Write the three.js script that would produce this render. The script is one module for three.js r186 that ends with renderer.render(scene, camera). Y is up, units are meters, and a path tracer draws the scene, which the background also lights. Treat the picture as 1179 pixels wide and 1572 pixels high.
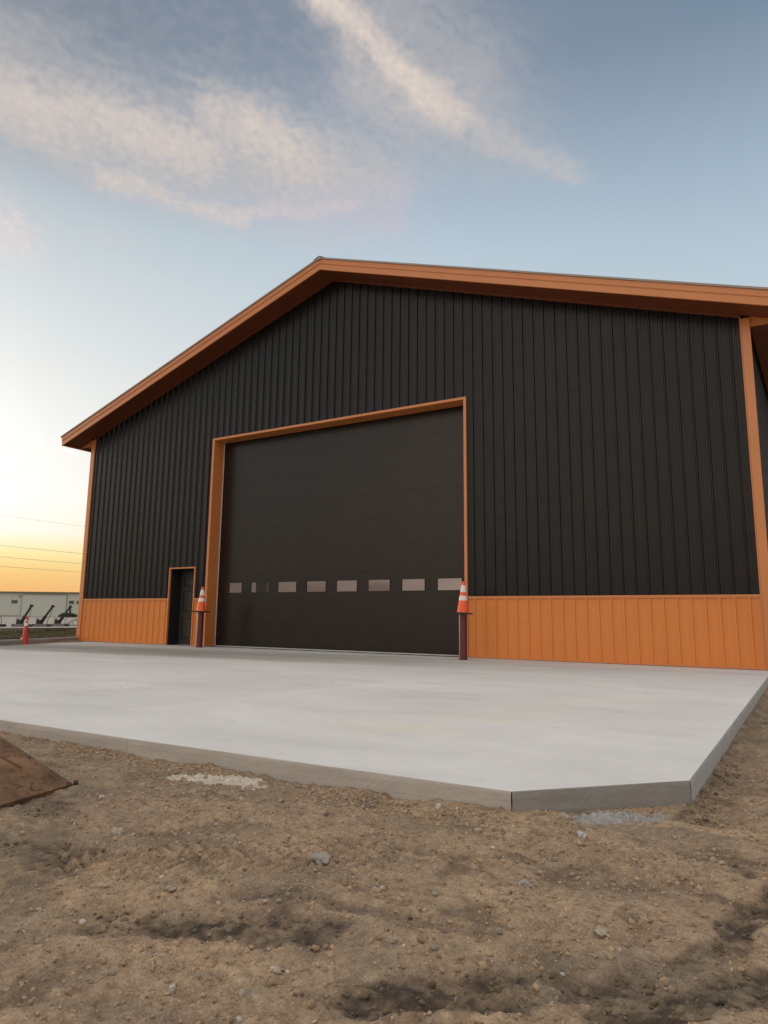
import * as THREE from 'three';
import { mergeGeometries, mergeVertices, toCreasedNormals } from 'three/addons/utils/BufferGeometryUtils.js';
import { RoundedBoxGeometry } from 'three/addons/geometries/RoundedBoxGeometry.js';

// ------------------------------------------------------------------ camera, sky, sun, exposure
const scene = new THREE.Scene();
const camera = new THREE.PerspectiveCamera(74.98, 0.75, 0.05, 5000);
camera.rotation.order = 'YXZ';
camera.rotation.set(0.1571, 0.5276, 0.0113);
camera.position.set(5.4035, 0.7946, 13.0633);

const renderer = new THREE.WebGLRenderer({ antialias: true });
renderer.toneMapping = THREE.LinearToneMapping;
renderer.toneMappingExposure = 1;
renderer.shadowMap.enabled = true;

const SUN_AZ = -96, SUN_EL = 2;                       // degrees; azimuth 0 looks along -z, negative to the left
const SUN_I = 0.5;
const D2R = Math.PI / 180;

// ---- seeded noise
function rng(seed) { let s = seed >>> 0; return () => { s = (s + 0x6D2B79F5) >>> 0; let t = Math.imul(s ^ (s >>> 15), 1 | s); t = (t + Math.imul(t ^ (t >>> 7), 61 | t)) ^ t; return ((t ^ (t >>> 14)) >>> 0) / 4294967296; }; }
const PERM = new Uint8Array(512), GRX = new Float32Array(256), GRY = new Float32Array(256);
{ const r = rng(11); const a = [...Array(256).keys()]; for (let i = 255; i > 0; i--) { const j = Math.floor(r() * (i + 1)); [a[i], a[j]] = [a[j], a[i]]; }
  for (let i = 0; i < 512; i++) PERM[i] = a[i & 255];
  for (let i = 0; i < 256; i++) { const t = r() * 6.2831853; GRX[i] = Math.cos(t); GRY[i] = Math.sin(t); } }
function noise(x, y) {                                  // gradient noise, about -0.7..0.7
  const xi = Math.floor(x), yi = Math.floor(y), fx = x - xi, fy = y - yi;
  const u = fx * fx * fx * (fx * (fx * 6 - 15) + 10), v = fy * fy * fy * (fy * (fy * 6 - 15) + 10);
  const X = xi & 255, Y = yi & 255, A = PERM[X] + Y, B = PERM[X + 1] + Y;
  const a = PERM[A & 511], b = PERM[B & 511], c = PERM[(A + 1) & 511], d = PERM[(B + 1) & 511];
  const g0 = GRX[a] * fx + GRY[a] * fy, g1 = GRX[b] * (fx - 1) + GRY[b] * fy, g2 = GRX[c] * fx + GRY[c] * (fy - 1), g3 = GRX[d] * (fx - 1) + GRY[d] * (fy - 1);
  const e = g0 + (g1 - g0) * u, f = g2 + (g3 - g2) * u;
  return (e + (f - e) * v) * 1.4;
}
function fbm(x, y, o = 4, g = 0.5) { let s = 0, a = 1, n = 0; for (let i = 0; i < o; i++) { s += a * noise(x, y); n += a; a *= g; x = x * 2.03 + 17.7; y = y * 2.03 - 9.3; } return s / n; }
const clamp = (x, a = 0, b = 1) => Math.min(b, Math.max(a, x));
const sst = (a, b, x) => { const t = clamp((x - a) / (b - a)); return t * t * (3 - 2 * t); };
const mix = (a, b, t) => a + (b - a) * t;
const lin = c => { c /= 255; return c <= 0.04045 ? c / 12.92 : Math.pow((c + 0.055) / 1.055, 2.4); };
const L3 = (r, g, b) => [lin(r), lin(g), lin(b)];

// ---- the evening sky: clear gradient by elevation for four bearings, thin high cloud over it
const TABLES = [                                        // [azimuth from the sunset, [elevation, colour] ...]
  [0, [[-3, L3(225, 165, 100)], [0, L3(240, 180, 108)], [2, L3(246, 190, 118)], [3.2, L3(250, 208, 128)], [4.6, L3(254, 236, 168)], [6.2, [1.0, 0.96, 0.82]], [9, [0.99, 0.97, 0.92]], [12, [0.93, 0.93, 0.91]], [16.5, L3(238, 239, 236)], [21, L3(225, 229, 229)], [25.5, L3(211, 218, 221)], [30, L3(191, 202, 208)], [34, L3(160, 173, 184)], [38, L3(139, 150, 163)], [42, L3(126, 138, 153)], [55, L3(120, 132, 148)], [90, L3(125, 134, 148)]]],
  [35, [[-3, L3(220, 175, 125)], [0, L3(235, 190, 140)], [4, L3(244, 212, 160)], [8, L3(238, 228, 205)], [14, L3(226, 228, 222)], [20, L3(205, 216, 222)], [26, L3(195, 209, 218)], [30, L3(186, 202, 214)], [34, L3(170, 187, 202)], [39, L3(150, 165, 182)], [43, L3(133, 147, 165)], [47, L3(128, 141, 158)], [60, L3(122, 134, 150)], [90, L3(125, 134, 148)]]],
  [68, [[-3, L3(205, 180, 155)], [0, L3(215, 195, 170)], [5, L3(214, 208, 198)], [12, L3(202, 210, 212)], [20, L3(190, 206, 217)], [26, L3(184, 202, 214)], [30, L3(172, 190, 205)], [34, L3(157, 176, 193)], [38, L3(140, 158, 176)], [42, L3(122, 141, 160)], [50, L3(112, 131, 152)], [90, L3(125, 134, 148)]]],
  [180, [[-3, L3(190, 165, 160)], [0, L3(205, 180, 172)], [6, L3(222, 192, 184)], [14, L3(214, 198, 198)], [24, L3(190, 193, 203)], [40, L3(160, 170, 186)], [90, L3(125, 134, 148)]]],
];
function tabAt(t, el) { if (el <= t[0][0]) return t[0][1]; for (let i = 1; i < t.length; i++) if (el <= t[i][0]) { const k = (el - t[i - 1][0]) / (t[i][0] - t[i - 1][0]), a = t[i - 1][1], b = t[i][1]; return [mix(a[0], b[0], k), mix(a[1], b[1], k), mix(a[2], b[2], k)]; } return t[t.length - 1][1]; }
// cloud streaks as bent capsules: points [az, el], width, strength, warm brightness
const STREAKS = [
  [[[-40, 48], [-35.9, 46.3], [-33.6, 45], [-30.7, 43.4], [-27.5, 41.4], [-24.4, 40.1], [-23.4, 39.6]], 1.05, 0.80, 1.0],
  [[[-29.8, 42.8], [-27.5, 41.3], [-24.6, 40.0]], 0.65, 0.85, 1.3],
  [[[-24.4, 39.7], [-21.3, 38.3], [-17.8, 36.6], [-13.2, 35]], 0.9, 0.42, 0.6],
  [[[-33, 41.5], [-29, 40.3], [-25, 39.4]], 1.7, 0.40, 0.55],
  [[[-32, 48], [-28, 45], [-22, 42]], 3.2, 0.35, 0.35],
  [[[-67, 37], [-63.4, 36], [-60.6, 35.9], [-57.2, 36.6], [-53.5, 36.6], [-50.3, 36.4], [-47.9, 35.9]], 1.5, 0.72, 0.72],
  [[[-62.0, 36.1], [-59.0, 35.6]], 0.7, 0.45, 0.95], [[[-55.6, 36.8], [-51.5, 36.2], [-48.5, 35.6]], 0.8, 0.5, 0.95],
  [[[-66, 34.4], [-59.5, 34.8], [-53.4, 35.2], [-47.9, 35.6]], 1.6, 0.5, 0.55],
  [[[-46.4, 38.6], [-43.6, 38.4], [-40.5, 37.3], [-37.8, 36.2]], 1.9, 0.62, 0.72], [[[-42.8, 38.2], [-40.4, 37.2]], 1.0, 0.5, 1.0],
  [[[-55.7, 32.6], [-51, 32.5], [-47.1, 32.0], [-43.6, 31.9]], 0.75, 0.6, 0.85],
  [[[-43.9, 32.2], [-39.6, 33.0], [-36.0, 33.3], [-33, 33.6]], 0.6, 0.5, 0.8],
  [[[-42, 35.6], [-36, 35.8], [-30.5, 34.6]], 2.3, 0.42, 0.42], [[[-40, 31.2], [-35, 31.4], [-29.5, 32.2]], 1.2, 0.34, 0.35],
  [[[-70, 30], [-64.5, 29.1], [-62.6, 28], [-61.8, 27.3]], 1.6, 0.6, 1.05],
  [[[-55.8, 28.8], [-52, 29.3]], 0.35, 0.25, 0.7],
  [[[-70, 12.6], [-61.7, 12.1], [-58.4, 12.5], [-57.0, 12.4]], 0.75, 0.9, 1.9], [[[-69, 10.2], [-61.5, 10.3], [-59.8, 10.6], [-58.9, 10.8]], 0.7, 0.9, 1.9], [[[-58.8, 11.5], [-57.6, 11.6]], 0.25, 0.5, 1.8],
  [[[-68, 39.6], [-60.9, 38.9], [-57, 38.2]], 2.0, 0.22, 0.3],
  [[[-66, 36], [-58, 36], [-45, 35.2], [-33, 35.0]], 4.2, 0.42, 0.36], [[[-33, 44], [-27, 41], [-20, 38]], 3.6, 0.26, 0.30],
  [[[-70, 17.5], [-58, 18.2]], 0.8, 0.35, 1.1],
];
function makeSky() {
  const W = 2048, H = 1024, data = new Float32Array(W * H * 4);
  const boxes = STREAKS.map(s => { const xs = s[0].map(p => p[0]), ys = s[0].map(p => p[1]), w = s[1] * 3.2 + 2; return [Math.min(...xs) - w * 1.5, Math.max(...xs) + w * 1.5, Math.min(...ys) - w, Math.max(...ys) + w]; });
  for (let j = 0; j < H; j++) {
    const el = ((j + 0.5) / H - 0.5) * 180;
    for (let i = 0; i < W; i++) {
      const o = (j * W + i) * 4;
      const phi = ((i + 0.5) / W - 0.5) * 2 * Math.PI;      // x = cos, z = sin
      let az = Math.atan2(Math.cos(phi), -Math.sin(phi)) / D2R;
      if (el < -4) { data[o] = 0.3; data[o + 1] = 0.24; data[o + 2] = 0.18; data[o + 3] = 1; continue; }
      let da = Math.abs(az + 63); if (da > 180) da = 360 - da;
      let k = 0; while (k < 2 && da > TABLES[k + 1][0]) k++;
      const t = sst(0, 1, (da - TABLES[k][0]) / (TABLES[k + 1][0] - TABLES[k][0])) * 0.5 + 0.5 * (da - TABLES[k][0]) / (TABLES[k + 1][0] - TABLES[k][0]);
      const A = tabAt(TABLES[k][1], el), B = tabAt(TABLES[k + 1][1], el);
      let r = mix(A[0], B[0], t), g = mix(A[1], B[1], t), b = mix(A[2], B[2], t);
      // unseen cloud veil, added bright and warm to light the scene (planar layer)
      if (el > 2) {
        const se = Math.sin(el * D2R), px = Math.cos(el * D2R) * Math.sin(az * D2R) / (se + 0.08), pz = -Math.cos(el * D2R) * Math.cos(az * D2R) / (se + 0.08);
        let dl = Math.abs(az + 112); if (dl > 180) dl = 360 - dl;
        const out = Math.max(sst(48, 66, el), sst(72, 120, da) * (1 - 0.8 * sst(25, 140, dl) * sst(75, 45, el)));                    // added bright sheet, out of view over and behind the viewer
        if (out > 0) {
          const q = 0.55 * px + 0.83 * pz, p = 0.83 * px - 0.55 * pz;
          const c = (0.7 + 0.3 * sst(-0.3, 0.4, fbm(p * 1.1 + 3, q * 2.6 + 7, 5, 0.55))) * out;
          const br = 1.06 + 1.7 * sst(78, 8, dl) * sst(65, 20, el); r = mix(r, 1.36 * br, c); g = mix(g, 1.22 * br, c); b = mix(b, 1.08 * br, c);  // br raises the unseen sky at left to light wall and door
        }
      }
      { // twilight glow, added out of view beside the sunset to light the ribs
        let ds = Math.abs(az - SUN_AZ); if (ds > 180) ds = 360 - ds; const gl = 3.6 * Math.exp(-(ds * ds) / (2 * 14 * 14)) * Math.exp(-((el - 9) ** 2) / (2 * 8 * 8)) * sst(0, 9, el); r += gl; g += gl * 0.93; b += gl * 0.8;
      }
      if (el > 1 && el < 60 && az < 10 && az > -85) {
        const ce = Math.cos(el * D2R), ax = az * ce;
        const wx = 1.5 * fbm(az * 0.22, el * 0.35, 4) + 0.22 * fbm(az * 1.1 + 9, el * 1.6, 4, 0.6), wy = 0.95 * fbm(az * 0.2 + 40, el * 0.4 + 5, 4) + 0.16 * fbm(az * 1.0 + 70, el * 1.7 + 3, 4, 0.6);
        const tx = az * 0.8 + wx * 0.6, ty = el + wy * 0.6;
        const tex = 0.5 + 0.8 * fbm(tx * 0.5 + ty * 0.3, ty * 1.25 - tx * 0.15, 6, 0.64), fine = fbm(tx * 1.5 + ty * 0.8 + 31, ty * 2.9 - tx * 0.5, 5, 0.68);
        let cov = 0, warm = 0;
        for (let s = 0; s < STREAKS.length; s++) {
          const bb = boxes[s]; if (az < bb[0] || az > bb[1] || el < bb[2] || el > bb[3]) continue;
          const [pts, w, I, wm] = STREAKS[s];
          let d = 1e9, al = 0, pe = 0, acc = 0; const X = az + wx, Y = el + wy, cs = 0.8;
          for (let m = 1; m < pts.length; m++) {
            const x0 = pts[m - 1][0] * cs, y0 = pts[m - 1][1], x1 = pts[m][0] * cs, y1 = pts[m][1];
            const dx = x1 - x0, dy = y1 - y0, u = clamp(((X * cs - x0) * dx + (Y - y0) * dy) / (dx * dx + dy * dy));
            const e = Math.hypot(X * cs - x0 - u * dx, Y - y0 - u * dy), ln = Math.hypot(dx, dy); if (e < d) { d = e; al = acc + ((X * cs - x0) * dx + (Y - y0) * dy) / ln; pe = ((X * cs - x0) * dy - (Y - y0) * dx) / ln; } acc += ln;
          }
          const fib = fbm(al * 0.32 + s * 13.7, pe * 1.9 + s * 5.1, 5, 0.62), en = Math.exp(-(d / w) * (d / w) * 0.75);
          const f = clamp(en * sst(-0.1, 1.0, en * 0.75 + 0.32 + 1.15 * fib + (s > 4 && s < 11 ? 1.0 : 0.55) * fine + 0.35 * (tex - 0.5)) * I * 1.15);
          warm = (warm * cov + wm * f) / (cov + f + 1e-6); cov = 1 - (1 - cov) * (1 - f);
        }
        const haze = sst(0.35, 0.75, tex) * 0.10 * sst(26, 34, el) * sst(-12, -35, az); cov = clamp(cov + haze);
        warm *= 0.9 + 0.85 * fine; const cr = mix(0.42, 0.79, clamp(warm)) + Math.max(0, warm - 1) * 0.4, cg = mix(0.43, 0.665, clamp(warm)) + Math.max(0, warm - 1) * 0.42, cb = mix(0.46, 0.58, clamp(warm)) + Math.max(0, warm - 1) * 0.45;
        r = mix(r, Math.max(r * 1.02, cr), cov); g = mix(g, Math.max(g * 0.99, cg), cov); b = mix(b, Math.max(b * 0.96, cb), cov);
      }
      data[o] = r; data[o + 1] = g; data[o + 2] = b; data[o + 3] = 1;
    }
  }
  const t = new THREE.DataTexture(data, W, H, THREE.RGBAFormat, THREE.FloatType);
  t.mapping = THREE.EquirectangularReflectionMapping; t.magFilter = THREE.LinearFilter; t.minFilter = THREE.LinearFilter; t.wrapS = THREE.RepeatWrapping; t.needsUpdate = true;
  return t;
}
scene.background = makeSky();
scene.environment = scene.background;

const sun = new THREE.DirectionalLight(new THREE.Color(1.0, 0.72, 0.45), SUN_I);
sun.position.set(Math.cos(SUN_EL * D2R) * Math.sin(SUN_AZ * D2R) * 100, Math.sin(SUN_EL * D2R) * 100, -Math.cos(SUN_EL * D2R) * Math.cos(SUN_AZ * D2R) * 100);
sun.castShadow = true; sun.shadow.radius = 8; sun.shadow.mapSize.set(2048, 2048);
Object.assign(sun.shadow.camera, { left: -60, right: 60, top: 60, bottom: -60, near: 1, far: 300 });
scene.add(sun);

// ------------------------------------------------------------------ helpers
const used = new Map();
function numbered(n) { const k = used.get(n) || 0; used.set(n, k + 1); return k ? n + '_' + String(k).padStart(3, '0') : n; }
function tag(o, label, category, group) { o.userData.label = label; o.userData.category = category; if (group) o.userData.group = group; return o; }
function base(name, pos = [0, 0, 0], turn = 0) { const g = new THREE.Group(); g.name = numbered(name); g.position.set(...pos); g.rotation.y = turn; scene.add(g); return g; }
function mesh(name, geo, mat, parent) { const m = new THREE.Mesh(geo, mat); m.name = (!parent || parent === scene) ? numbered(name) : partName(name, parent); m.castShadow = m.receiveShadow = true; (parent || scene).add(m); return m; }
function partName(n, parent) { const c = parent.userData._c || (parent.userData._c = {}); const k = c[n] || 0; c[n] = k + 1; return k ? n + '_' + String(k).padStart(3, '0') : n; }
function strip(g) { for (const k of Object.keys(g.attributes)) if (!['position', 'normal', 'uv'].includes(k)) g.deleteAttribute(k); return g.index ? g.toNonIndexed() : g; }
const merge = a => mergeGeometries(a.map(strip));
function box(x0, x1, y0, y1, z0, z1) { const g = new THREE.BoxGeometry(x1 - x0, y1 - y0, z1 - z0); g.translate((x0 + x1) / 2, (y0 + y1) / 2, (z0 + z1) / 2); return worldUV(g); }
function rbox(x0, x1, y0, y1, z0, z1, r = 0.006) { const g = new RoundedBoxGeometry(x1 - x0, y1 - y0, z1 - z0, 2, Math.min(r, (x1 - x0) / 2.2, (y1 - y0) / 2.2, (z1 - z0) / 2.2)); g.translate((x0 + x1) / 2, (y0 + y1) / 2, (z0 + z1) / 2); return worldUV(g); }
function worldUV(g) { const p = g.attributes.position, n = g.attributes.normal, uv = new Float32Array(p.count * 2); for (let i = 0; i < p.count; i++) { const ax = Math.abs(n.getX(i)), ay = Math.abs(n.getY(i)), az = Math.abs(n.getZ(i)); if (ay > ax && ay > az) { uv[2 * i] = p.getX(i); uv[2 * i + 1] = p.getZ(i); } else if (ax > az) { uv[2 * i] = p.getZ(i); uv[2 * i + 1] = p.getY(i); } else { uv[2 * i] = p.getX(i); uv[2 * i + 1] = p.getY(i); } } g.setAttribute('uv', new THREE.BufferAttribute(uv, 2)); return g; }
function bar(a, b, w, h, up = [0, 1, 0]) {                // square bar from a to b
  const A = new THREE.Vector3(...a), B = new THREE.Vector3(...b), d = B.clone().sub(A), l = d.length(); d.normalize();
  let s = new THREE.Vector3().crossVectors(d, new THREE.Vector3(...up)); if (s.lengthSq() < 1e-6) s.set(1, 0, 0); s.normalize(); const u = new THREE.Vector3().crossVectors(s, d);
  const g = new RoundedBoxGeometry(w, h, l, 1, Math.min(w, h) * 0.12); g.applyMatrix4(new THREE.Matrix4().makeBasis(s, u, d.clone().negate())); g.translate((A.x + B.x) / 2, (A.y + B.y) / 2, (A.z + B.z) / 2); return g;
}
function rod(a, b, r, r2 = r, n = 10) { const A = new THREE.Vector3(...a), B = new THREE.Vector3(...b), d = B.clone().sub(A), l = d.length(); const g = new THREE.CylinderGeometry(r2, r, l, n); g.applyQuaternion(new THREE.Quaternion().setFromUnitVectors(new THREE.Vector3(0, 1, 0), d.normalize())); g.translate((A.x + B.x) / 2, (A.y + B.y) / 2, (A.z + B.z) / 2); return g; }
function quads(list) {                                      // list of [p0,p1,p2,p3] counter-clockwise, with flat normals and uv in metres
  const P = [], N = [], U = [];
  for (const q of list) {
    const a = new THREE.Vector3(...q[0]), b = new THREE.Vector3(...q[1]), c = new THREE.Vector3(...q[2]), d = new THREE.Vector3(...q[3]);
    const n = b.clone().sub(a).cross(d.clone().sub(a)); if (n.lengthSq() < 1e-14) n.copy(c).sub(b).cross(a.clone().sub(b)); n.normalize();
    for (const v of [a, b, c, a, c, d]) { P.push(v.x, v.y, v.z); N.push(n.x, n.y, n.z); U.push(Math.abs(n.x) > 0.75 ? v.z : v.x, Math.abs(n.y) > 0.75 ? v.z : v.y); }
  }
  const g = new THREE.BufferGeometry(); g.setAttribute('position', new THREE.Float32BufferAttribute(P, 3)); g.setAttribute('normal', new THREE.Float32BufferAttribute(N, 3)); g.setAttribute('uv', new THREE.Float32BufferAttribute(U, 2)); return g;
}
function dataTex(w, h, fn, srgb, rx = 1, ry = 1) {          // fn(u, v) -> [r, g, b] 0..1
  const d = new Uint8Array(w * h * 4); for (let j = 0; j < h; j++) for (let i = 0; i < w; i++) { const c = fn((i + 0.5) / w, (j + 0.5) / h), o = (j * w + i) * 4; d[o] = clamp(c[0]) * 255; d[o + 1] = clamp(c[1]) * 255; d[o + 2] = clamp(c[2]) * 255; d[o + 3] = 255; }
  const t = new THREE.DataTexture(d, w, h); t.wrapS = t.wrapT = THREE.RepeatWrapping; t.magFilter = THREE.LinearFilter; t.minFilter = THREE.LinearMipmapLinearFilter; t.generateMipmaps = true; if (srgb) t.colorSpace = THREE.SRGBColorSpace; t.repeat.set(rx, ry); t.needsUpdate = true; return t;
}
const toS = v => v <= 0.0031308 ? v * 12.92 : 1.055 * Math.pow(v, 1 / 2.4) - 0.055;
function tfbm(u, v, f, o = 4, g = 0.5) {                     // tileable noise
  const a = fbm(u * f, v * f, o, g), b = fbm((u - 1) * f, v * f, o, g), c = fbm(u * f, (v - 1) * f, o, g), d = fbm((u - 1) * f, (v - 1) * f, o, g);
  const s = sst(0, 1, u), t = sst(0, 1, v), k = Math.sqrt((s * s + (1 - s) * (1 - s)) * (t * t + (1 - t) * (1 - t)));
  return mix(mix(a, b, s), mix(c, d, s), t) / k;
}

// ------------------------------------------------------------------ materials
const rust3 = (a, b, t) => [mix(a[0], b[0], t), mix(a[1], b[1], t), mix(a[2], b[2], t)];
const panBump = dataTex(512, 512, (u, v) => { const h = 0.5 + 0.42 * tfbm(u, v, 5, 3) + 0.06 * tfbm(u, v, 40, 2); return [h, h, h]; }, false, 0.4, 0.25);
const paintRough = dataTex(512, 512, (u, v) => { const h = 0.62 + 0.22 * tfbm(u, v, 6, 5, 0.6) + 0.06 * tfbm(u, v, 90, 2); return [h, h, h]; }, false, 0.5, 0.5);
const paintMap = dataTex(512, 512, (u, v) => { const h = 0.93 + 0.07 * tfbm(u, v, 4, 5, 0.6) - 0.05 * sst(0.25, 0.6, tfbm(u, v, 30, 3)); return [h, h, h]; }, false, 0.3, 0.35);
const phys = o => new THREE.MeshPhysicalMaterial(o);
const std = (rgb, rough, o = {}) => new THREE.MeshStandardMaterial({ color: new THREE.Color(...rgb), roughness: rough, ...o });
const M = {
  charcoal: phys({ color: new THREE.Color(0.0100, 0.0086, 0.0078), roughness: 0.45, ior: 1.5, specularIntensity: 0.55, specularColor: new THREE.Color(1, 0.95, 0.90), map: paintMap, roughnessMap: paintRough, bumpMap: panBump, bumpScale: 0.0004 }),
  orange: std([0.76, 0.250, 0.046], 0.6, { map: paintMap, roughnessMap: paintRough, bumpMap: panBump, bumpScale: 0.001 }),
  trim: std([0.66, 0.235, 0.068], 0.5, { map: paintMap, roughnessMap: paintRough }),
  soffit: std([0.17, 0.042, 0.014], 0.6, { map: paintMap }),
  roof: std([0.34, 0.29, 0.25], 0.5),
  core: std([0.03, 0.028, 0.026], 0.9),
  inside: std([0.05, 0.05, 0.05], 0.9),
  seal: std([0.55, 0.54, 0.5], 0.7),
  black: std([0.012, 0.012, 0.013], 0.6),
  rubber: std([0.016, 0.016, 0.016], 0.75),
  pane: std([0.20, 0.165, 0.16], 0.05, { metalness: 1 }),
  paneDarkReflection: std([0.045, 0.045, 0.038], 0.08, { metalness: 1 }),  // dark reflection put into the pane colour
  steel: std([0.42, 0.42, 0.41], 0.4, { metalness: 0.9 }),
  maroon: std([0.11, 0.018, 0.022], 0.5, { map: paintMap, roughnessMap: paintRough }),
  coneOrange: std([0.90, 0.12, 0.035], 0.5),
  coneRed: std([0.62, 0.035, 0.02], 0.5),
  collar: std([0.78, 0.74, 0.72], 0.45),
  machine: std([0.02, 0.018, 0.018], 0.55),
  skid: std([0.20, 0.19, 0.17], 0.8),
  pale: std([0.55, 0.53, 0.48], 0.6),
  shedWall: std([0.50, 0.52, 0.45], 0.75),
  shedTrim: std([0.30, 0.31, 0.26], 0.75),
  shedRoof: std([0.16, 0.15, 0.075], 0.7),
  glassDark: std([0.05, 0.055, 0.05], 0.25),
  wood: std([0.16, 0.12, 0.085], 0.9),
  wire: std([0.22, 0.21, 0.20], 0.6),
};
// door skin: embossed wood grain, brown-black
M.door = phys({ color: new THREE.Color(0.0130, 0.0098, 0.0080), roughness: 0.44, ior: 1.5, specularIntensity: 0.8, specularColor: new THREE.Color(1, 0.90, 0.82), roughnessMap: paintRough, bumpScale: 0.001,
  bumpMap: dataTex(1024, 512, (u, v) => { const h = 0.5 + 0.35 * tfbm(u * 1, v, 3, 2) * 0.5 + 0.35 * noise(Math.floor(u * 3) * 13 + u * 9, v * 150) * sst(0, .1, u) * sst(1, .9, u); return [h, h, h]; }, false, 0.6, 0.8) });
// concrete: pale trowelled slab with tonal patches, tyre dust and stains; one sheet over the apron
const SLAB = { x0: -16, x1: 6, z0: -0.5, z1: 10.5 };
const concreteMap = dataTex(2048, 1024, (u, v) => {
  const x = mix(SLAB.x0, SLAB.x1, u), z = mix(SLAB.z0, SLAB.z1, v);
  let t = 0.585 + 0.075 * fbm(x * 0.35, z * 0.5, 4) + 0.035 * fbm(x * 1.4 + 5, z * 2.2, 4) + 0.03 * fbm(x * 9, z * 9, 3) + 0.02 * fbm(x * 45, z * 45, 2);
  // broad pours and drier / damper lanes that run from the big door towards the left front
  const s = z + 0.12 * x + 0.25 * fbm(x * 0.5, z * 0.7 + 4, 3);
  const lane = sst(0.2, 0.8, s) * sst(3.4, 2.6, s);
  t -= 0.17 * lane * sst(3.5, -4, x);
  t -= 0.05 * sst(0.1, 0.35, Math.sin(s * 4.2 + 0.6) * 0.5) * lane; t += 0.05 * sst(2.6, 3.2, s) * sst(0.5, -0.1, fbm(x * 0.7, s * 2, 3));
  t -= 0.12 * sst(0, -9, x + 0.5 * (4 - z) * -0.6);
  const pale = sst(0.12, 0.42, fbm(x * 0.45 + 20, (z - x * 0.2) * 0.9, 4, 0.6)); t += 0.045 * pale;
  const edge = x - 1.9 + 0.15 * z; t += 0.035 * sst(-0.06, 0.06, edge + 0.1 * fbm(x, z, 3)) * sst(2.5, 5, z);
  t += 0.03; let r = t, g = t * 0.985, b = t * 0.95;
  const ye = sst(0.10, 0.45, fbm(x * 0.8 + 60, z * 1.1 + 11, 4, 0.6)) * 0.6 + 0.8 * sst(0.5, 0.0, Math.abs(x - 3.2 + 0.3 * (z - 8)) + 0.6 * fbm(x * 2, z * 2, 3)) * sst(4.5, 6, z) * sst(9.4, 8.6, z); r *= 1 + 0.02 * ye; g *= 1 + 0.02 * ye; b *= 1 - 0.045 * ye; r *= 1 + 0.02 * ye;
  const br = lane * 0.9 * sst(2.5, -4, x); b *= 1 - 0.13 * br; g *= 1 - 0.05 * br;
  const sp = fbm(x * 6 + 100, z * 6, 3); if (sp > 0.47) { const k = sst(0.47, 0.6, sp) * 0.12; r *= 1 - k; g *= 1 - k; b *= 1 - k; }
  return [toS(r), toS(g), toS(b)];
}, true);
const concreteBump = dataTex(1024, 1024, (u, v) => { const h = 0.5 + 0.25 * tfbm(u, v, 60, 3, 0.6) + 0.2 * tfbm(u, v, 6, 3); return [h, h, h]; }, false, 0.7, 0.7);
M.concrete = std([1, 1, 1], 0.8, { map: concreteMap, bumpMap: concreteBump, bumpScale: 0.002 });
const faceMap = dataTex(1024, 256, (u, v) => { let t = 0.42 + 0.07 * tfbm(u, v, 6, 5, 0.6) + 0.05 * tfbm(u, v, 50, 3) + 0.04 * sst(0.3, 0.0, v); const k = sst(0.15, 0.5, tfbm(u, v, 14, 4)); t -= 0.05 * k; return [toS(t * 1.1), toS(t * 1.0), toS(t * 0.86)]; }, true, 0.35, 4);
M.concreteFace = std([1, 1, 1], 0.9, { map: faceMap, bumpMap: concreteBump, bumpScale: 0.006 });
M.chamferFace = std([0.60, 0.63, 0.65], 0.9, { map: faceMap, bumpMap: concreteBump, bumpScale: 0.006 });  // darker, cooler tint of the face map, used on the chamfer
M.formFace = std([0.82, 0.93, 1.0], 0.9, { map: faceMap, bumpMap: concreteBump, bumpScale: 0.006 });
const dirtMap = dataTex(1024, 1024, (u, v) => { const a = tfbm(u, v, 24, 4, 0.62), b = tfbm(u + 0.37, v, 90, 3, 0.6), c = tfbm(u, v + 0.21, 8, 4); let t = 0.74 + 0.34 * a + 0.36 * b + 0.18 * c; const p = sst(0.36, 0.55, tfbm(u, v, 55, 2)); return [t + p * 0.16, t * 0.98 + p * 0.17, t * 0.95 + p * 0.18]; }, false);
const dirtBump = dataTex(1024, 1024, (u, v) => { const h = 0.5 + 0.3 * tfbm(u, v, 40, 4, 0.65) + 0.22 * tfbm(u + 0.3, v, 120, 2); return [h, h, h]; }, false);
for (const t of [dirtMap, dirtBump]) t.repeat.set(1.3, 1.3);
M.dirt = new THREE.MeshStandardMaterial({ vertexColors: true, roughness: 0.97, map: dirtMap, bumpMap: dirtBump, bumpScale: 0.010 });
M.grassGround = new THREE.MeshStandardMaterial({ color: new THREE.Color(0.10, 0.10, 0.052), roughness: 1, map: dirtMap });
M.gravelYard = new THREE.MeshStandardMaterial({ color: new THREE.Color(0.46, 0.42, 0.36), roughness: 1, map: dirtMap });
M.stone = new THREE.MeshStandardMaterial({ color: 0xffffff, roughness: 0.95 });
M.rust = std([1, 1, 1], 0.75, { map: dataTex(512, 512, (u, v) => { let t = 0.5 + 1.0 * tfbm(u, v, 4, 6, 0.62) + 0.3 * tfbm(u, v, 40, 3) - 0.5 * sst(0.06, 0.0, Math.abs(tfbm(u, v, 5, 3))) * sst(0, 0.2, tfbm(u, v + 0.4, 6, 2)); const sc = sst(0.2, 0.5, tfbm(u * 1, v, 12, 4)); const c = rust3([0.040, 0.022, 0.012], [0.27, 0.145, 0.062], clamp(t + 0.25 * Math.max(0, tfbm(u, v, 9, 5, 0.7)))); return [toS(c[0] * (1 - 0.55 * sc)), toS(c[1] * (1 - 0.5 * sc)), toS(c[2] * (1 - 0.4 * sc))]; }, true, 1.1, 1.1), bumpMap: dirtBump, bumpScale: 0.002 });

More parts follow.
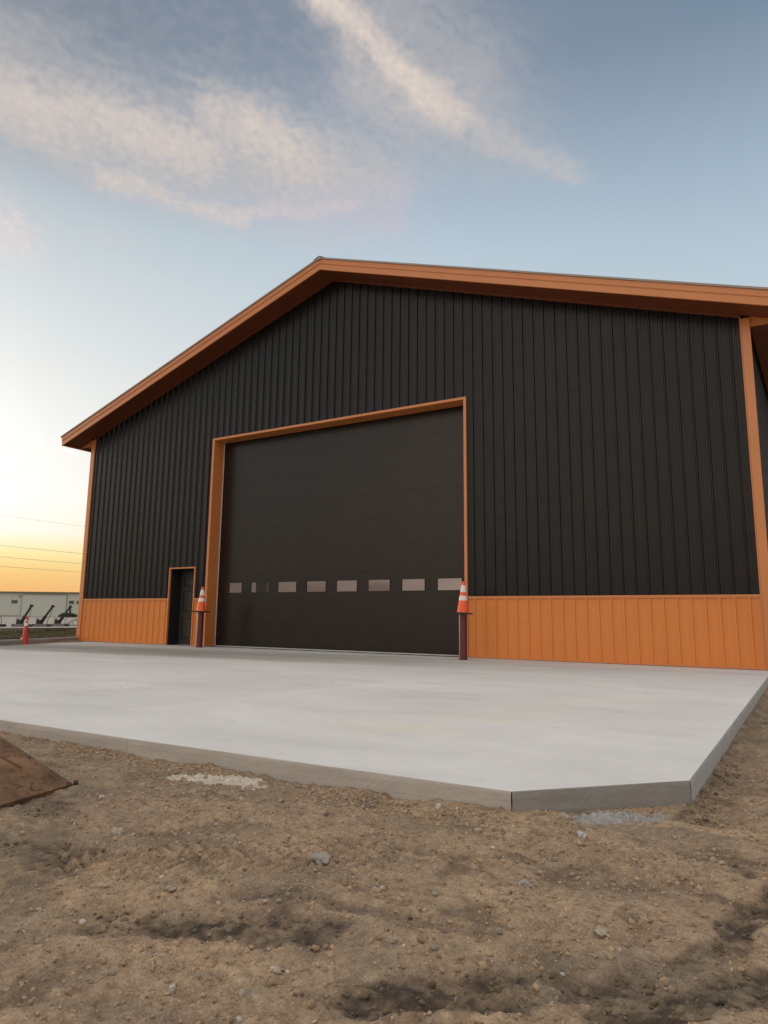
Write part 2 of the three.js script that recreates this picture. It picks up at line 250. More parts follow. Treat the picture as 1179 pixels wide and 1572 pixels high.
// ------------------------------------------------------------------ terrain
const YARD = 0.12;                                          // the yard beyond the kerb lies at kerb height
// kerb line: from behind the building forward and round to the left, on the left end of the apron
const KERB = [[-13.3, -40], [-13.3, -12], [-13.25, -2], [-13.0, -0.4], [-12.5, 0.55], [-11.88, 1.9], [-11.45, 3.15], [-10.9, 4.5], [-10.2, 6.0], [-9.3, 7.6], [-8.1, 9.4], [-6.8, 11], [-5.2, 12.6]];
function kerbX(z) { for (let i = 1; i < KERB.length; i++) if (z <= KERB[i][1]) { const t = clamp((z - KERB[i - 1][1]) / (KERB[i][1] - KERB[i - 1][1])); return mix(KERB[i - 1][0], KERB[i][0], t); } return -5.2; }
function yardT(x, z) { return sst(-0.05, -0.16, x - kerbX(z)); }
function slabEdgeX(z) { return 5.30 - 0.036 * z; }          // right edge of the apron
function bandAt(x, z, ax, az, bx, bz, w) { const dx = bx - ax, dz = bz - az, l = Math.hypot(dx, dz), u = ((x - ax) * dx + (z - az) * dz) / (l * l), d = ((x - ax) * dz - (z - az) * dx) / l; return { d, u, k: sst(w, w * 0.45, Math.abs(d)) * sst(-0.08, 0.1, u) * sst(1.08, 0.9, u), s: u * l }; }
// dark damp ruts across the foreground (world positions)
const RUTS = [[2.4, 11.42, 3.2, 11.28, 0.13, 0.6], [3.5, 11.62, 4.32, 11.3, 0.13, 0.95], [4.4, 11.62, 5.05, 11.1, 0.095, 1.0], [5.12, 11.05, 5.45, 9.9, 0.085, 1.0], [4.95, 11.36, 5.42, 10.85, 0.08, 1.0], [5.02, 10.08, 5.27, 10.13, 0.05, 1.0], [3.42, 10.42, 3.56, 10.39, 0.03, 1.0], [1.0, 10.6, 2.6, 11.05, 0.16, 0.5], [4.02, 10.62, 4.5, 10.5, 0.06, 0.45], [3.75, 11.28, 4.5, 11.06, 0.06, 0.5]];
function terrain(x, z) {
  const near = sst(16, 5, Math.hypot(x - 4, z - 11));
  const nearSlabF = Math.max(0, z - 9.95), rightD = x - slabEdgeX(z);
  const away = z > 9.2 ? Math.min(1, Math.max(nearSlabF, rightD) / 0.5) : Math.min(1, Math.max(0, rightD) / 0.5);
  let y = -0.108, dark = 0;
  if (z > 9.8 && x < 4.6) y += 0.03 * sst(0.22, 0.0, z - 10.0) * clamp(0.35 + 1.6 * fbm(x * 1.8 + 15, z * 0.6, 3) + sst(3.0, 0.5, x) * 0.4);
  y += 0.04 * fbm(x * 0.9, z * 0.9, 3) * away + 0.028 * fbm(x * 2.6 + 5, z * 2.6, 3) * (0.25 + 0.75 * away);
  if (near > 0) {
    const b = bandAt(x, z, 2.9, 11.38, 4.05, 10.72, 0.22), calm = 1 - 0.65 * b.k, f1 = calm * fbm(x * 9, z * 9, 4, 0.6), f2 = fbm(x * 28 + 3, z * 28, 3, 0.6) * (0.4 + 0.6 * calm);
    const f3 = 0.001 / calm + Math.abs(fbm(x * 20 + 9, z * 20 + 2, 3, 0.6)); y += near * (0.014 * f1 + 0.013 * f2 + 0.012 * Math.max(0, fbm(x * 15 + 30, z * 15, 2)) - 0.012 * sst(0.12, 0.0, f3) * sst(-0.1, 0.25, fbm(x * 2 + 70, z * 2, 3)));
    // tyre tread printed in the soil
    if (b.k > 0) { const w = Math.sin((b.s + Math.abs(b.d) * 0.9 + 0.05 * fbm(x * 3, z * 3, 2)) * 2 * Math.PI / 0.066); y += b.k * (0.017 * w - 0.008) * (0.45 + 0.9 * clamp(0.5 + fbm(x * 2.2 + 8, z * 2.2, 2))); dark += b.k * 0.34 * sst(0.2, -0.8, w) * sst(-0.2, 0.2, fbm(x * 3 + 33, z * 3, 3)); }
    for (const [ax, az, bx, bz, w, s] of RUTS) { const r = bandAt(x + 0.10 * fbm(x * 3 + 4, z * 3, 3), z + 0.12 * fbm(x * 3, z * 3 + 9, 3), ax, az, bx, bz, w); if (r.k > 0) { const k = r.k * s * sst(-0.5, 0.15, fbm(x * 4 + 2, z * 4, 4, 0.65) + 0.25 * r.k - 0.1); y -= 0.014 * k; dark = Math.max(dark, k * 0.95); } }
  }
  // trench along the right edge of the apron with its shade put into the colour, bank beyond it
  if (z < 9.6 && z > -2) { y -= 0.03 * sst(0.0, 0.12, rightD) * sst(0.4, 0.15, rightD); y += 0.06 * sst(0.15, 0.7, rightD) * sst(9.6, 7, z); dark += 0.6 * sst(0.34, 0.02, rightD) * sst(-0.05, 0.0, rightD) * near; }
  const yt = (x < -4 ? yardT(x, z) : 0);
  y = mix(y, YARD + 0.03 * fbm(x * 0.4, z * 0.4, 3) - 0.02, yt);
  return { y, dark: clamp(dark), yt, near };
}
function gradedAxis(a, b, step, lo, hi, gl = 1.13) { const v = []; const n = Math.round((b - a) / step); for (let i = 0; i <= n; i++) v.push(a + (b - a) * i / n); let s = step, p = b; while (p < hi) { s *= 1.13; p += s; v.push(p); } s = step; p = a; while (p > lo) { s *= gl; p -= s; v.unshift(p); } return v; }
{
  const xs = gradedAxis(0.4, 6.2, 0.0115, -2500, 2500), zs = gradedAxis(9.0, 12.3, 0.0105, -2500, 2500, 1.035), nx = xs.length, nz = zs.length;
  const pos = new Float32Array(nx * nz * 3), col = new Float32Array(nx * nz * 3), uv = new Float32Array(nx * nz * 2), idx = [];
  for (let j = 0; j < nz; j++) for (let i = 0; i < nx; i++) {
    const k = j * nx + i, x = xs[i], z = zs[j], t = terrain(x, z);
    pos.set([x, t.y, z], 3 * k); uv.set([x, z], 2 * k);
    let c;
    const v = fbm(x * 1.7 + 13, z * 1.7, 4, 0.6), w = fbm(x * 7 + 3, z * 7, 3, 0.6);
    c = rust3([0.54, 0.388, 0.245], [0.42, 0.307, 0.202], clamp(0.5 + 1.3 * v));
    c = rust3(c, [0.60, 0.44, 0.28], sst(0.02, 0.42, w) * 0.7);
    c = rust3(c, [0.185, 0.132, 0.088], sst(0.02, 0.36, fbm(x * 2.4 + 50, z * 3.4, 5, 0.62)) * 0.8);
    c = rust3(c, [0.20, 0.14, 0.09], sst(0.12, 0.4, fbm(x * 11 + 80, z * 15, 4, 0.62)) * 0.6);
    c = rust3(c, [0.29, 0.232, 0.17], sst(-0.15, 0.3, fbm(x * 1.3 + 90, z * 2.1, 4, 0.6) + 0.35 * sst(4.2, 2.2, x) - 0.1) * 0.6);
    c = rust3(c, [0.50, 0.40, 0.28], sst(0.15, 0.5, fbm(x * 3.4 - 50, z * 4.4, 4, 0.6)) * 0.55);
    c = rust3(c, [0.085, 0.061, 0.043], clamp(t.dark * (0.75 + 1.1 * w + 0.9 * fbm(x * 22, z * 26, 3, 0.6))));
    if (t.yt > 0) c = rust3(c, [0.24, 0.19, 0.13], t.yt);
    col.set(c, 3 * k);
  }
  for (let j = 0; j < nz - 1; j++) for (let i = 0; i < nx - 1; i++) { const a = j * nx + i; idx.push(a, a + nx, a + 1, a + 1, a + nx, a + nx + 1); }
  const g = new THREE.BufferGeometry(); g.setAttribute('position', new THREE.BufferAttribute(pos, 3)); g.setAttribute('color', new THREE.BufferAttribute(col, 3)); g.setAttribute('uv', new THREE.BufferAttribute(uv, 2)); g.setIndex(idx); g.computeVertexNormals();
  mesh('ground', g, M.dirt).userData.kind = 'structure';
}

// ------------------------------------------------------------------ concrete apron
{
  const slab = base('concrete_apron'); slab.userData.kind = 'structure';
  const rightZ = [0, 9.22], out = [];
  const left = KERB.filter(k => k[1] >= -0.5 && k[1] < 9.5);
  out.push([5.30, -0.35], [4.966, 9.22], [4.278, 9.921], [1.70, 9.985], [-7.85, 10.0]);
  for (let i = left.length - 1; i >= 0; i--) out.push([left[i][0] + 0.0, left[i][1]]);
    const s = new THREE.Shape(out.map(p => new THREE.Vector2(p[0], -p[1])));
  const g = new THREE.ShapeGeometry(s); g.rotateX(-Math.PI / 2);
  const p = g.attributes.position, uv = new Float32Array(p.count * 2); for (let i = 0; i < p.count; i++) { uv[2 * i] = (p.getX(i) - SLAB.x0) / (SLAB.x1 - SLAB.x0); uv[2 * i + 1] = (p.getZ(i) - SLAB.z0) / (SLAB.z1 - SLAB.z0); } g.setAttribute('uv', new THREE.BufferAttribute(uv, 2));
  mesh('slab_top', g, M.concrete, slab);
  // formed faces: slightly wavy, arris worn
  function face(name, a, b, mat) {
    const l = Math.hypot(b[0] - a[0], b[1] - a[1]), n = Math.ceil(l / 0.03), rows = [[0, 0.0], [0.006, -0.006], [0.008, -0.04], [0.006, -0.08], [0.009, -0.13], [0.01, -0.3]], P = [], U = [], I = [];
    const tx = (b[0] - a[0]) / l, tz = (b[1] - a[1]) / l, ox = -tz, oz = tx;
    for (let i = 0; i <= n; i++) for (let r = 0; r < rows.length; r++) { const s = l * i / n, ends = sst(0, 0.05, s) * sst(l, l - 0.05, s); const o = rows[r][0] * (r ? 1 : 0) + (r ? 0.010 * fbm(s * 3, r * 1.7, 5, 0.6) * ends : 0) - (r < 2 ? 0.004 * Math.max(0, fbm(s * 9, 3, 3)) * ends * r : 0); P.push(a[0] + tx * s + ox * o, rows[r][1], a[1] + tz * s + oz * o); U.push(s, rows[r][1]); }
    const R = rows.length; for (let i = 0; i < n; i++) for (let r = 0; r < R - 1; r++) { const k = i * R + r; I.push(k, k + 1, k + R, k + R, k + 1, k + R + 1); }
    const g = new THREE.BufferGeometry(); g.setAttribute('position', new THREE.Float32BufferAttribute(P, 3)); g.setAttribute('uv', new THREE.Float32BufferAttribute(U, 2)); g.setIndex(I); g.computeVertexNormals(); return mesh(name, g, mat, slab);
  }
  face('slab_edge', [-7.85, 10.0], [1.699, 9.985], M.concreteFace);
  face('slab_edge', [1.701, 9.985], [4.278, 9.921], M.concreteFace);
  face('slab_edge', [4.278, 9.921], [4.966, 9.22], M.chamferFace);
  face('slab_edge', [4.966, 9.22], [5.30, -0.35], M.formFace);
}
// kerb on the left end of the apron
{
  const prof = [[0.0, -0.06], [0.012, 0.105], [-0.02, 0.135], [-0.16, 0.135], [-0.17, 0.0]], list = [], pts = [];
  for (let i = 0; i < KERB.length - 1; i++) for (let k = 0; k < 6; k++) { const t = k / 6; pts.push([mix(KERB[i][0], KERB[i + 1][0], t), mix(KERB[i][1], KERB[i + 1][1], t)]); } pts.push(KERB[KERB.length - 1]);
  const nrm = pts.map((p, i) => { const a = pts[Math.max(0, i - 1)], b = pts[Math.min(pts.length - 1, i + 1)], l = Math.hypot(b[0] - a[0], b[1] - a[1]); return [(b[1] - a[1]) / l, -(b[0] - a[0]) / l]; });
  for (let i = 0; i < pts.length - 1; i++) for (let k = 0; k < prof.length - 1; k++) { const q = (j, m) => [pts[j][0] + nrm[j][0] * (prof[m][0] - 0.006), prof[m][1], pts[j][1] + nrm[j][1] * (prof[m][0] - 0.006)]; list.push([q(i, k), q(i, k + 1), q(i + 1, k + 1), q(i + 1, k)]); }
  const kerb = mesh('kerb', toCreasedNormals(mergeVertices(quads(list)), 0.6), std([0.30, 0.29, 0.26], 0.9, { bumpMap: concreteBump, bumpScale: 0.004 })); kerb.userData.kind = 'structure';
}

// ------------------------------------------------------------------ the steel building
const XL = -12.87, XR = 5.36, RX = -3.77, SL = 0.338, YR = 9.30, OH = 0.61, DEPTH = 26, HW = 1.245;
const soff = x => YR - SL * Math.abs(x - RX);
const DO = { x0: -7.57, x1: -0.20, h: 5.54 }, MD = { x0: -8.985, x1: -8.10, h: 2.045 }, REC = 0.36;
const RIB0 = 0.005, PITCH = 0.2286;
function ribZ(x) {                                         // steel panel profile: one major rib every 9 in, two minor ribs between
  const t = (((x - RIB0) / PITCH) % 1 + 1) % 1, d = (t > 0.5 ? t - 1 : t) * PITCH;
  const tr = (d, b, tp, h) => h * clamp((b - Math.abs(d)) / (b - tp));
  return tr(d, 0.023, 0.010, 0.026) + tr((t - 1 / 3) * PITCH, 0.017, 0.008, 0.0025) + tr((t - 2 / 3) * PITCH, 0.017, 0.008, 0.0025);
}
function ribBreaks(a, b) { const v = [a, b]; for (let k = Math.floor((a - RIB0) / PITCH) - 1; k <= (b - RIB0) / PITCH + 1; k++) { const c = RIB0 + k * PITCH; for (const o of [-0.023, -0.010, 0.010, 0.023, PITCH / 3 - 0.017, PITCH / 3 - 0.008, PITCH / 3 + 0.008, PITCH / 3 + 0.017, PITCH * 2 / 3 - 0.017, PITCH * 2 / 3 - 0.008, PITCH * 2 / 3 + 0.008, PITCH * 2 / 3 + 0.017]) if (c + o > a + 1e-5 && c + o < b - 1e-5) v.push(c + o); } return v.sort((p, q) => p - q); }
function sheet(a, b, y0, y1, z0 = 0.012) {                 // y0, y1 numbers or functions of x
  const f0 = typeof y0 === 'function' ? y0 : () => y0, f1 = typeof y1 === 'function' ? y1 : () => y1, xs = ribBreaks(a, b), L = [];
  for (let i = 0; i < xs.length - 1; i++) { const p = xs[i], q = xs[i + 1], zp = z0 + ribZ(p), zq = z0 + ribZ(q); L.push([[p, f0(p), zp], [q, f0(q), zq], [q, f1(q), zq], [p, f1(p), zp]]); }
  return quads(L);
}
const barn = base('steel_building', [0, 0, 0]);
tag(barn, 'large charcoal ribbed steel shop building with orange wainscot, trim and wide overhead door', 'building');
{
  // wall core behind the sheets, with the two openings
  const s = new THREE.Shape(); s.moveTo(XL + 0.01, 0); s.lineTo(XR - 0.01, 0); s.lineTo(XR - 0.01, soff(XR)); s.lineTo(RX, YR); s.lineTo(XL + 0.01, soff(XL)); s.closePath();
  const hole = (o, b) => { const h = new THREE.Path(); h.moveTo(o.x0 - 0.02, b); h.lineTo(o.x0 - 0.02, o.h + 0.02); h.lineTo(o.x1 + 0.02, o.h + 0.02); h.lineTo(o.x1 + 0.02, b); h.closePath(); s.holes.push(h); };
  hole(DO, 0.0005); hole(MD, 0.0005);
  const g = new THREE.ExtrudeGeometry(s, { depth: 0.30, bevelEnabled: false }); g.translate(0, 0, -0.305);
  mesh('wall', g, M.core, barn);
  // siding panels of 36 in, cut round the openings and to the gable
  const cuts = new Set([XL + 0.16, XR - 0.165, DO.x0 - 0.072, DO.x1 + 0.062, MD.x0 - 0.055, MD.x1 + 0.055]);
  for (let k = -20; k < 10; k++) { const x = RIB0 + 0.045 + k * PITCH * 4; if (x > XL + 0.2 && x < XR - 0.2) cuts.add(x); }
  const xs = [...cuts].sort((a, b) => a - b), zlap = 0.0015;
  for (let i = 0; i < xs.length - 1; i++) {
    const a = xs[i], b = xs[i + 1], m = (a + b) / 2; if (b - a < 0.004) continue;
    const inD = m > DO.x0 - 0.07 && m < DO.x1 + 0.06, inM = m > MD.x0 - 0.05 && m < MD.x1 + 0.05, z0 = 0.012 + (i % 2) * zlap;
    const top = x => soff(x) - 0.015;
    const g = (a < RX && b > RX) ? merge([sheet(a, RX, inD ? DO.h + 0.06 : HW + 0.02, top, z0), sheet(RX, b, inD ? DO.h + 0.06 : HW + 0.02, top, z0)]) : sheet(a, b, inD ? DO.h + 0.06 : inM ? MD.h + 0.05 : HW + 0.02, top, z0);
    mesh('siding_panel', g, M.charcoal, barn);
    if (!inD && !inM) { const w = mesh('wainscot_panel', sheet(a, b, 0.035, HW - 0.03, z0), M.orange, barn); }
  }
  // trims
  const T = (n, g, m = M.trim) => mesh(n, g, m, barn);
  const spans = [[XL + 0.12, MD.x0 - 0.055], [MD.x1 + 0.055, DO.x0 - 0.073], [DO.x1 + 0.063, XR - 0.165]];
  for (const [a, b] of spans) { T('wainscot_cap', merge([rbox(a, b, HW - 0.032, HW + 0.012, 0.0, 0.040, 0.004), box(a, b, HW - 0.045, HW - 0.0325, 0.0, 0.036)])); T('base_trim', merge([rbox(a, b, 0.006, 0.036, 0.0, 0.040, 0.004)])); }
  const corner = (x0, x1, y) => merge([rbox(x0, x1, 0.004, y, -0.02, 0.046, 0.008), rbox(x0 + (x0 < 0 ? 0.0 : -0.016), x0 + (x0 < 0 ? 0.016 : 0.0), 0.004, y, 0.0, 0.052, 0.003)]);
  T('corner_trim', merge([rbox(XL, XL + 0.16, 0.004, soff(XL) - 0.02, -0.16, 0.046, 0.008), rbox(XL + 0.16, XL + 0.176, 0.004, soff(XL + 0.17) - 0.02, 0.0, 0.05, 0.003)]));
  T('corner_trim', merge([rbox(XR - 0.15, XR, 0.004, soff(XR) - 0.02, -0.05, 0.046, 0.008), rbox(XR - 0.166, XR - 0.15, 0.004, soff(XR - 0.16) - 0.02, 0.0, 0.05, 0.003)]));
  // side and rear walls
  const side = (len) => { const g = sheet(0, len, HW, soff(XR) - 0.12, 0.0), g2 = sheet(0, len, 0, HW - 0.002, 0.0); return [g, g2]; };
  for (const s of [1, -1]) { const [g, g2] = side(DEPTH - 0.3); for (const q of [g, g2]) { q.rotateY(s * Math.PI / 2); q.translate(s > 0 ? XR - 0.03 : XL + 0.03, 0, s > 0 ? -0.04 : -DEPTH + 0.15); } mesh('side_wall', g, M.charcoal, barn); mesh('side_wainscot', g2, M.orange, barn); }
  for (const b of [box(XR - 0.3, XR - 0.04, 0, soff(XR) - 0.05, -DEPTH, -0.31), box(XL + 0.04, XL + 0.3, 0, soff(XL) - 0.05, -DEPTH, -0.31)]) mesh('side_wall_core', b, M.core, barn);
  { const s2 = new THREE.Shape(); s2.moveTo(XL + 0.3, 0); s2.lineTo(XR - 0.3, 0); s2.lineTo(XR - 0.3, soff(XR - 0.3) - 0.02); s2.lineTo(RX, YR - 0.02); s2.lineTo(XL + 0.3, soff(XL + 0.3) - 0.02); s2.closePath(); const g = new THREE.ExtrudeGeometry(s2, { depth: 0.3, bevelEnabled: false }); g.translate(0, 0, -DEPTH); mesh('rear_wall', g, M.charcoal, barn); }
  mesh('floor', box(XL + 0.3, XR - 0.3, -0.2, -0.004, -DEPTH + 0.3, -0.32), M.inside, barn);
  // roof: two slopes, soffits, fascias with a drip edge
  const EX = 0.66, FH = 0.25, zf = OH, zb = -DEPTH - OH;
  for (const s of [-1, 1]) {
    const xe = s < 0 ? XL - EX : XR + EX, ye = soff(xe);
    const slope = (dy0, dy1, z0, z1, xa = RX, xb = xe) => { const P = (x, y, z) => [x, y, z], ya = soff(xa), yb = soff(xb); const v = [P(xa, ya + dy0, z0), P(xb, yb + dy0, z0), P(xb, yb + dy1, z0), P(xa, ya + dy1, z0)], w = v.map(p => [p[0], p[1], z1]); const L = [[v[0], v[1], v[2], v[3]], [w[1], w[0], w[3], w[2]], [v[1], w[1], w[2], v[2]], [w[0], v[0], v[3], w[3]], [v[3], v[2], w[2], w[3]], [w[0], w[1], v[1], v[0]]]; return quads(s > 0 ? L : L.map(q => [q[3], q[2], q[1], q[0]])); };
    const rf = T('roof', slope(FH + 0.012, FH + 0.05, zb - 0.03, zf + 0.045, RX, xe + s * 0.04), M.roof);
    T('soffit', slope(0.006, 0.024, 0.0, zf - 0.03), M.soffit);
    T('roof_deck', slope(0.03, FH + 0.01, zb, zf - 0.032), M.core);
    T('fascia', merge([slope(-0.012, FH - 0.11, zf - 0.03, zf + 0.004), slope(FH - 0.108, FH + 0.01, zf - 0.03, zf + 0.02), slope(FH - 0.118, FH - 0.1085, zf + 0.004, zf + 0.012)]));
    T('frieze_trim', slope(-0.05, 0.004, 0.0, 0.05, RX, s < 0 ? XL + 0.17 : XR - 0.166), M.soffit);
    // eave along the side wall: flat soffit, fascia, and the return that closes the gable end
    const x0 = s < 0 ? XL : XR, lo = Math.min(x0, xe), hi = Math.max(x0, xe);
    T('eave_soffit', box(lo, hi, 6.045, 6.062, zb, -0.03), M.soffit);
    T('eave_fascia', merge([box(s < 0 ? xe - 0.004 : xe - 0.026, s < 0 ? xe + 0.026 : xe + 0.004, ye - 0.012, ye + FH - 0.112, zb, zf - 0.0305), box(s < 0 ? xe - 0.02 : xe - 0.026, s < 0 ? xe + 0.026 : xe + 0.02, ye + FH - 0.11, ye + FH + 0.01, zb, zf - 0.0305)]));
    const tri = new THREE.Shape(); tri.moveTo(x0, 6.03); tri.lineTo(s < 0 ? xe + 0.03 : xe - 0.03, 6.03); tri.lineTo(s < 0 ? xe + 0.03 : xe - 0.03, Math.max(6.032, soff(xe) + 0.005)); tri.lineTo(x0, soff(x0) + 0.005); tri.closePath();
    const tg = new THREE.ExtrudeGeometry(tri, { depth: 0.03, bevelEnabled: false }); tg.translate(0, 0, -0.02); T('eave_return', tg);
  }
  T('ridge_cap', merge([quads([[[RX - 0.17, YR + 0.25 - 0.17 * SL + 0.052, zf + 0.06], [RX, YR + 0.25 + 0.075, zf + 0.06], [RX, YR + 0.25 + 0.075, zb], [RX - 0.17, YR + 0.25 - 0.17 * SL + 0.052, zb]], [[RX, YR + 0.25 + 0.075, zf + 0.06], [RX + 0.17, YR + 0.25 - 0.17 * SL + 0.052, zf + 0.06], [RX + 0.17, YR + 0.25 - 0.17 * SL + 0.052, zb], [RX, YR + 0.25 + 0.075, zb]]]), quads([[[RX - 0.06, YR + 0.23, zf + 0.055], [RX + 0.06, YR + 0.23, zf + 0.055], [RX + 0.012, YR + 0.328, zf + 0.055], [RX - 0.012, YR + 0.328, zf + 0.055]]])]), M.roof);
  // ---- overhead door: jamb and head trims, nine sections, the third glazed
  T('door_jamb', merge([rbox(DO.x0 - 0.072, DO.x0, 0.004, DO.h + 0.06, -0.02, 0.058, 0.004), box(DO.x0 - 0.012, DO.x0, 0.004, DO.h, -REC + 0.02, -0.02)]));
  T('door_jamb', merge([rbox(DO.x1, DO.x1 + 0.062, 0.004, DO.h + 0.06, -0.02, 0.058, 0.004), box(DO.x1, DO.x1 + 0.012, 0.004, DO.h, -REC + 0.02, -0.02)]));
  T('door_head', merge([rbox(DO.x0, DO.x1, DO.h, DO.h + 0.06, -0.02, 0.058, 0.004), box(DO.x0, DO.x1, DO.h, DO.h + 0.012, -REC + 0.02, -0.02)]));
  T('weather_strip', merge([box(DO.x0, DO.x0 + 0.018, 0.004, DO.h, -REC + 0.02, -REC + 0.045)]), M.pale);
  T('door_sill', box(DO.x0, DO.x1, 0.001, 0.02, -REC - 0.05, -REC + 0.02), M.seal);
  const od = new THREE.Group(); od.name = 'overhead_door'; barn.add(od);
  const N = 9, H = 5.60 / N, zd = -REC, xa = DO.x0 - 0.06, xb = DO.x1 + 0.12;
  for (let i = 0; i < N; i++) {
    const y0 = i * H + (i ? 0.0011 : 0.022), y1 = (i + 1) * H - 0.0011, win = i === 2, geos = [];
    const rows = win ? [[y0, 1.400], [1.672, y1]] : [[y0, y1]];
    for (const [p, q] of rows) geos.push(rbox(xa, xb, p, q, zd - 0.05, zd, 0.0008));
    if (win) { let x = xa; for (let k = 0; k < 8; k++) { const c = -7.025 + 0.8983 * k; geos.push(box(x, c - 0.298, 1.4005, 1.6715, zd - 0.05, zd - 0.0005)); x = c + 0.298; } geos.push(box(x, xb, 1.4005, 1.6715, zd - 0.05, zd - 0.0005)); }
    mesh('door_section', merge(geos), M.door, od);
    if (win) for (let k = 0; k < 8; k++) {
      const c = -7.025 + 0.8983 * k, f = 0.022;
      mesh('window_frame', merge([rbox(c - 0.31, c + 0.31, 1.394, 1.408, zd - 0.01, zd + 0.009, 0.004), rbox(c - 0.31, c + 0.31, 1.664, 1.678, zd - 0.01, zd + 0.009, 0.004), rbox(c - 0.31, c - 0.290, 1.408, 1.664, zd - 0.01, zd + 0.009, 0.004), rbox(c + 0.290, c + 0.31, 1.408, 1.664, zd - 0.01, zd + 0.009, 0.004)]), M.black, od);
      if (k === 1) { mesh('pane', box(c - 0.297, c - 0.13, 1.401, 1.671, zd - 0.02, zd - 0.008), M.pane, od); mesh('pane', box(c - 0.1295, c + 0.262, 1.401, 1.671, zd - 0.02, zd - 0.008), M.paneDarkReflection, od).userData.label = 'dark reflection painted as a pane of the second door window'; mesh('pane', box(c + 0.2625, c + 0.297, 1.401, 1.671, zd - 0.02, zd - 0.008), M.pane, od); }  // darker middle piece stands in for a dark reflection
      else { const pn = new THREE.BoxGeometry(0.594, 0.27, 0.012); pn.rotateY(((k * 37) % 11 - 5) * 0.0016); pn.rotateX(((k * 53) % 7 - 3) * 0.0035); pn.translate(c, 1.536, zd - 0.014); mesh('pane', pn, M.pane, od); }
    }
  }
  // ---- entry door in its deep recess
  T('entry_trim', merge([rbox(MD.x0 - 0.055, MD.x0 - 0.02, 0.004, MD.h + 0.05, -0.02, 0.050, 0.004), rbox(MD.x1 + 0.02, MD.x1 + 0.055, 0.004, MD.h + 0.05, -0.02, 0.050, 0.004), rbox(MD.x0 - 0.02, MD.x1 + 0.02, MD.h + 0.015, MD.h + 0.05, -0.02, 0.050, 0.004)]));
  T('entry_reveal', merge([box(MD.x0 - 0.012, MD.x0 + 0.001, 0.004, MD.h, -REC, -0.02), box(MD.x1 - 0.001, MD.x1 + 0.012, 0.004, MD.h, -REC, -0.02), box(MD.x0 + 0.001, MD.x1 - 0.001, MD.h - 0.001, MD.h + 0.012, -REC, -0.02)]), M.black);
  const ed = new THREE.Group(); ed.name = 'entry_door'; barn.add(ed);
  const dx0 = MD.x0 + 0.0, dx1 = MD.x1, zz = -REC - 0.0;
  const hs = [[0.17, 0.72], [0.90, 1.46], [1.60, 1.86]], mid = (dx0 + dx1) / 2, st = 0.11, ms = 0.055, geos = [];
  const doorMat = std([0.036, 0.031, 0.024], 0.55);
  geos.push(box(dx0, dx0 + st, 0.015, MD.h, zz - 0.04, zz), box(dx1 - st, dx1, 0.015, MD.h, zz - 0.04, zz));
  const rails = [[0.015, hs[0][0]], [hs[0][1], hs[1][0]], [hs[1][1], hs[2][0]], [hs[2][1], MD.h]]; for (const [a, b] of rails) geos.push(box(dx0 + st, dx1 - st, a, b, zz - 0.04, zz));
  for (const [a, b] of hs) geos.push(box(mid - ms, mid + ms, a, b, zz - 0.04, zz));
  mesh('door_leaf', merge(geos), doorMat, ed);
  for (const [a, b] of hs) for (const [p, q] of [[dx0 + st, mid - ms], [mid + ms, dx1 - st]]) {
    const i = 0.05, zo = zz - 0.022, zi = zz - 0.004, o = [[p, a], [q, a], [q, b], [p, b]], n = [[p + i, a + i], [q - i, a + i], [q - i, b - i], [p + i, b - i]], L = []; for (let k = 0; k < 4; k++) { const m = (k + 1) % 4; L.push([[o[k][0], o[k][1], zo], [o[m][0], o[m][1], zo], [n[m][0], n[m][1], zi], [n[k][0], n[k][1], zi]]); } L.push(n.map(v => [v[0], v[1], zi]));
    mesh('door_panel', quads(L), doorMat, ed);
  }
  mesh('handle', merge([rod([dx1 - 0.065, 0.985, zz], [dx1 - 0.065, 0.985, zz + 0.05], 0.011), rod([dx1 - 0.065, 0.985, zz], [dx1 - 0.065, 0.985, zz + 0.008], 0.03, 0.03, 16), rod([dx1 - 0.06, 0.985, zz + 0.05], [dx1 - 0.18, 0.985, zz + 0.05], 0.009)]), M.steel, ed);
  mesh('deadbolt', rod([dx1 - 0.065, 1.12, zz], [dx1 - 0.065, 1.12, zz + 0.014], 0.027, 0.025, 16), M.steel, ed);
  mesh('threshold', box(MD.x0, MD.x1, 0.001, 0.014, -REC - 0.05, -0.25), M.steel, ed);
}

// the plan of the building is not quite square: its length runs a little to the right
barn.traverse(o => { if (!o.isMesh) return; const g = o.geometry; g.computeBoundingBox(); if (g.boundingBox.min.z > -1) return; const p = g.attributes.position; for (let i = 0; i < p.count; i++) p.setX(i, p.getX(i) + 0.056 * Math.max(0, -p.getZ(i) - 0.05)); });

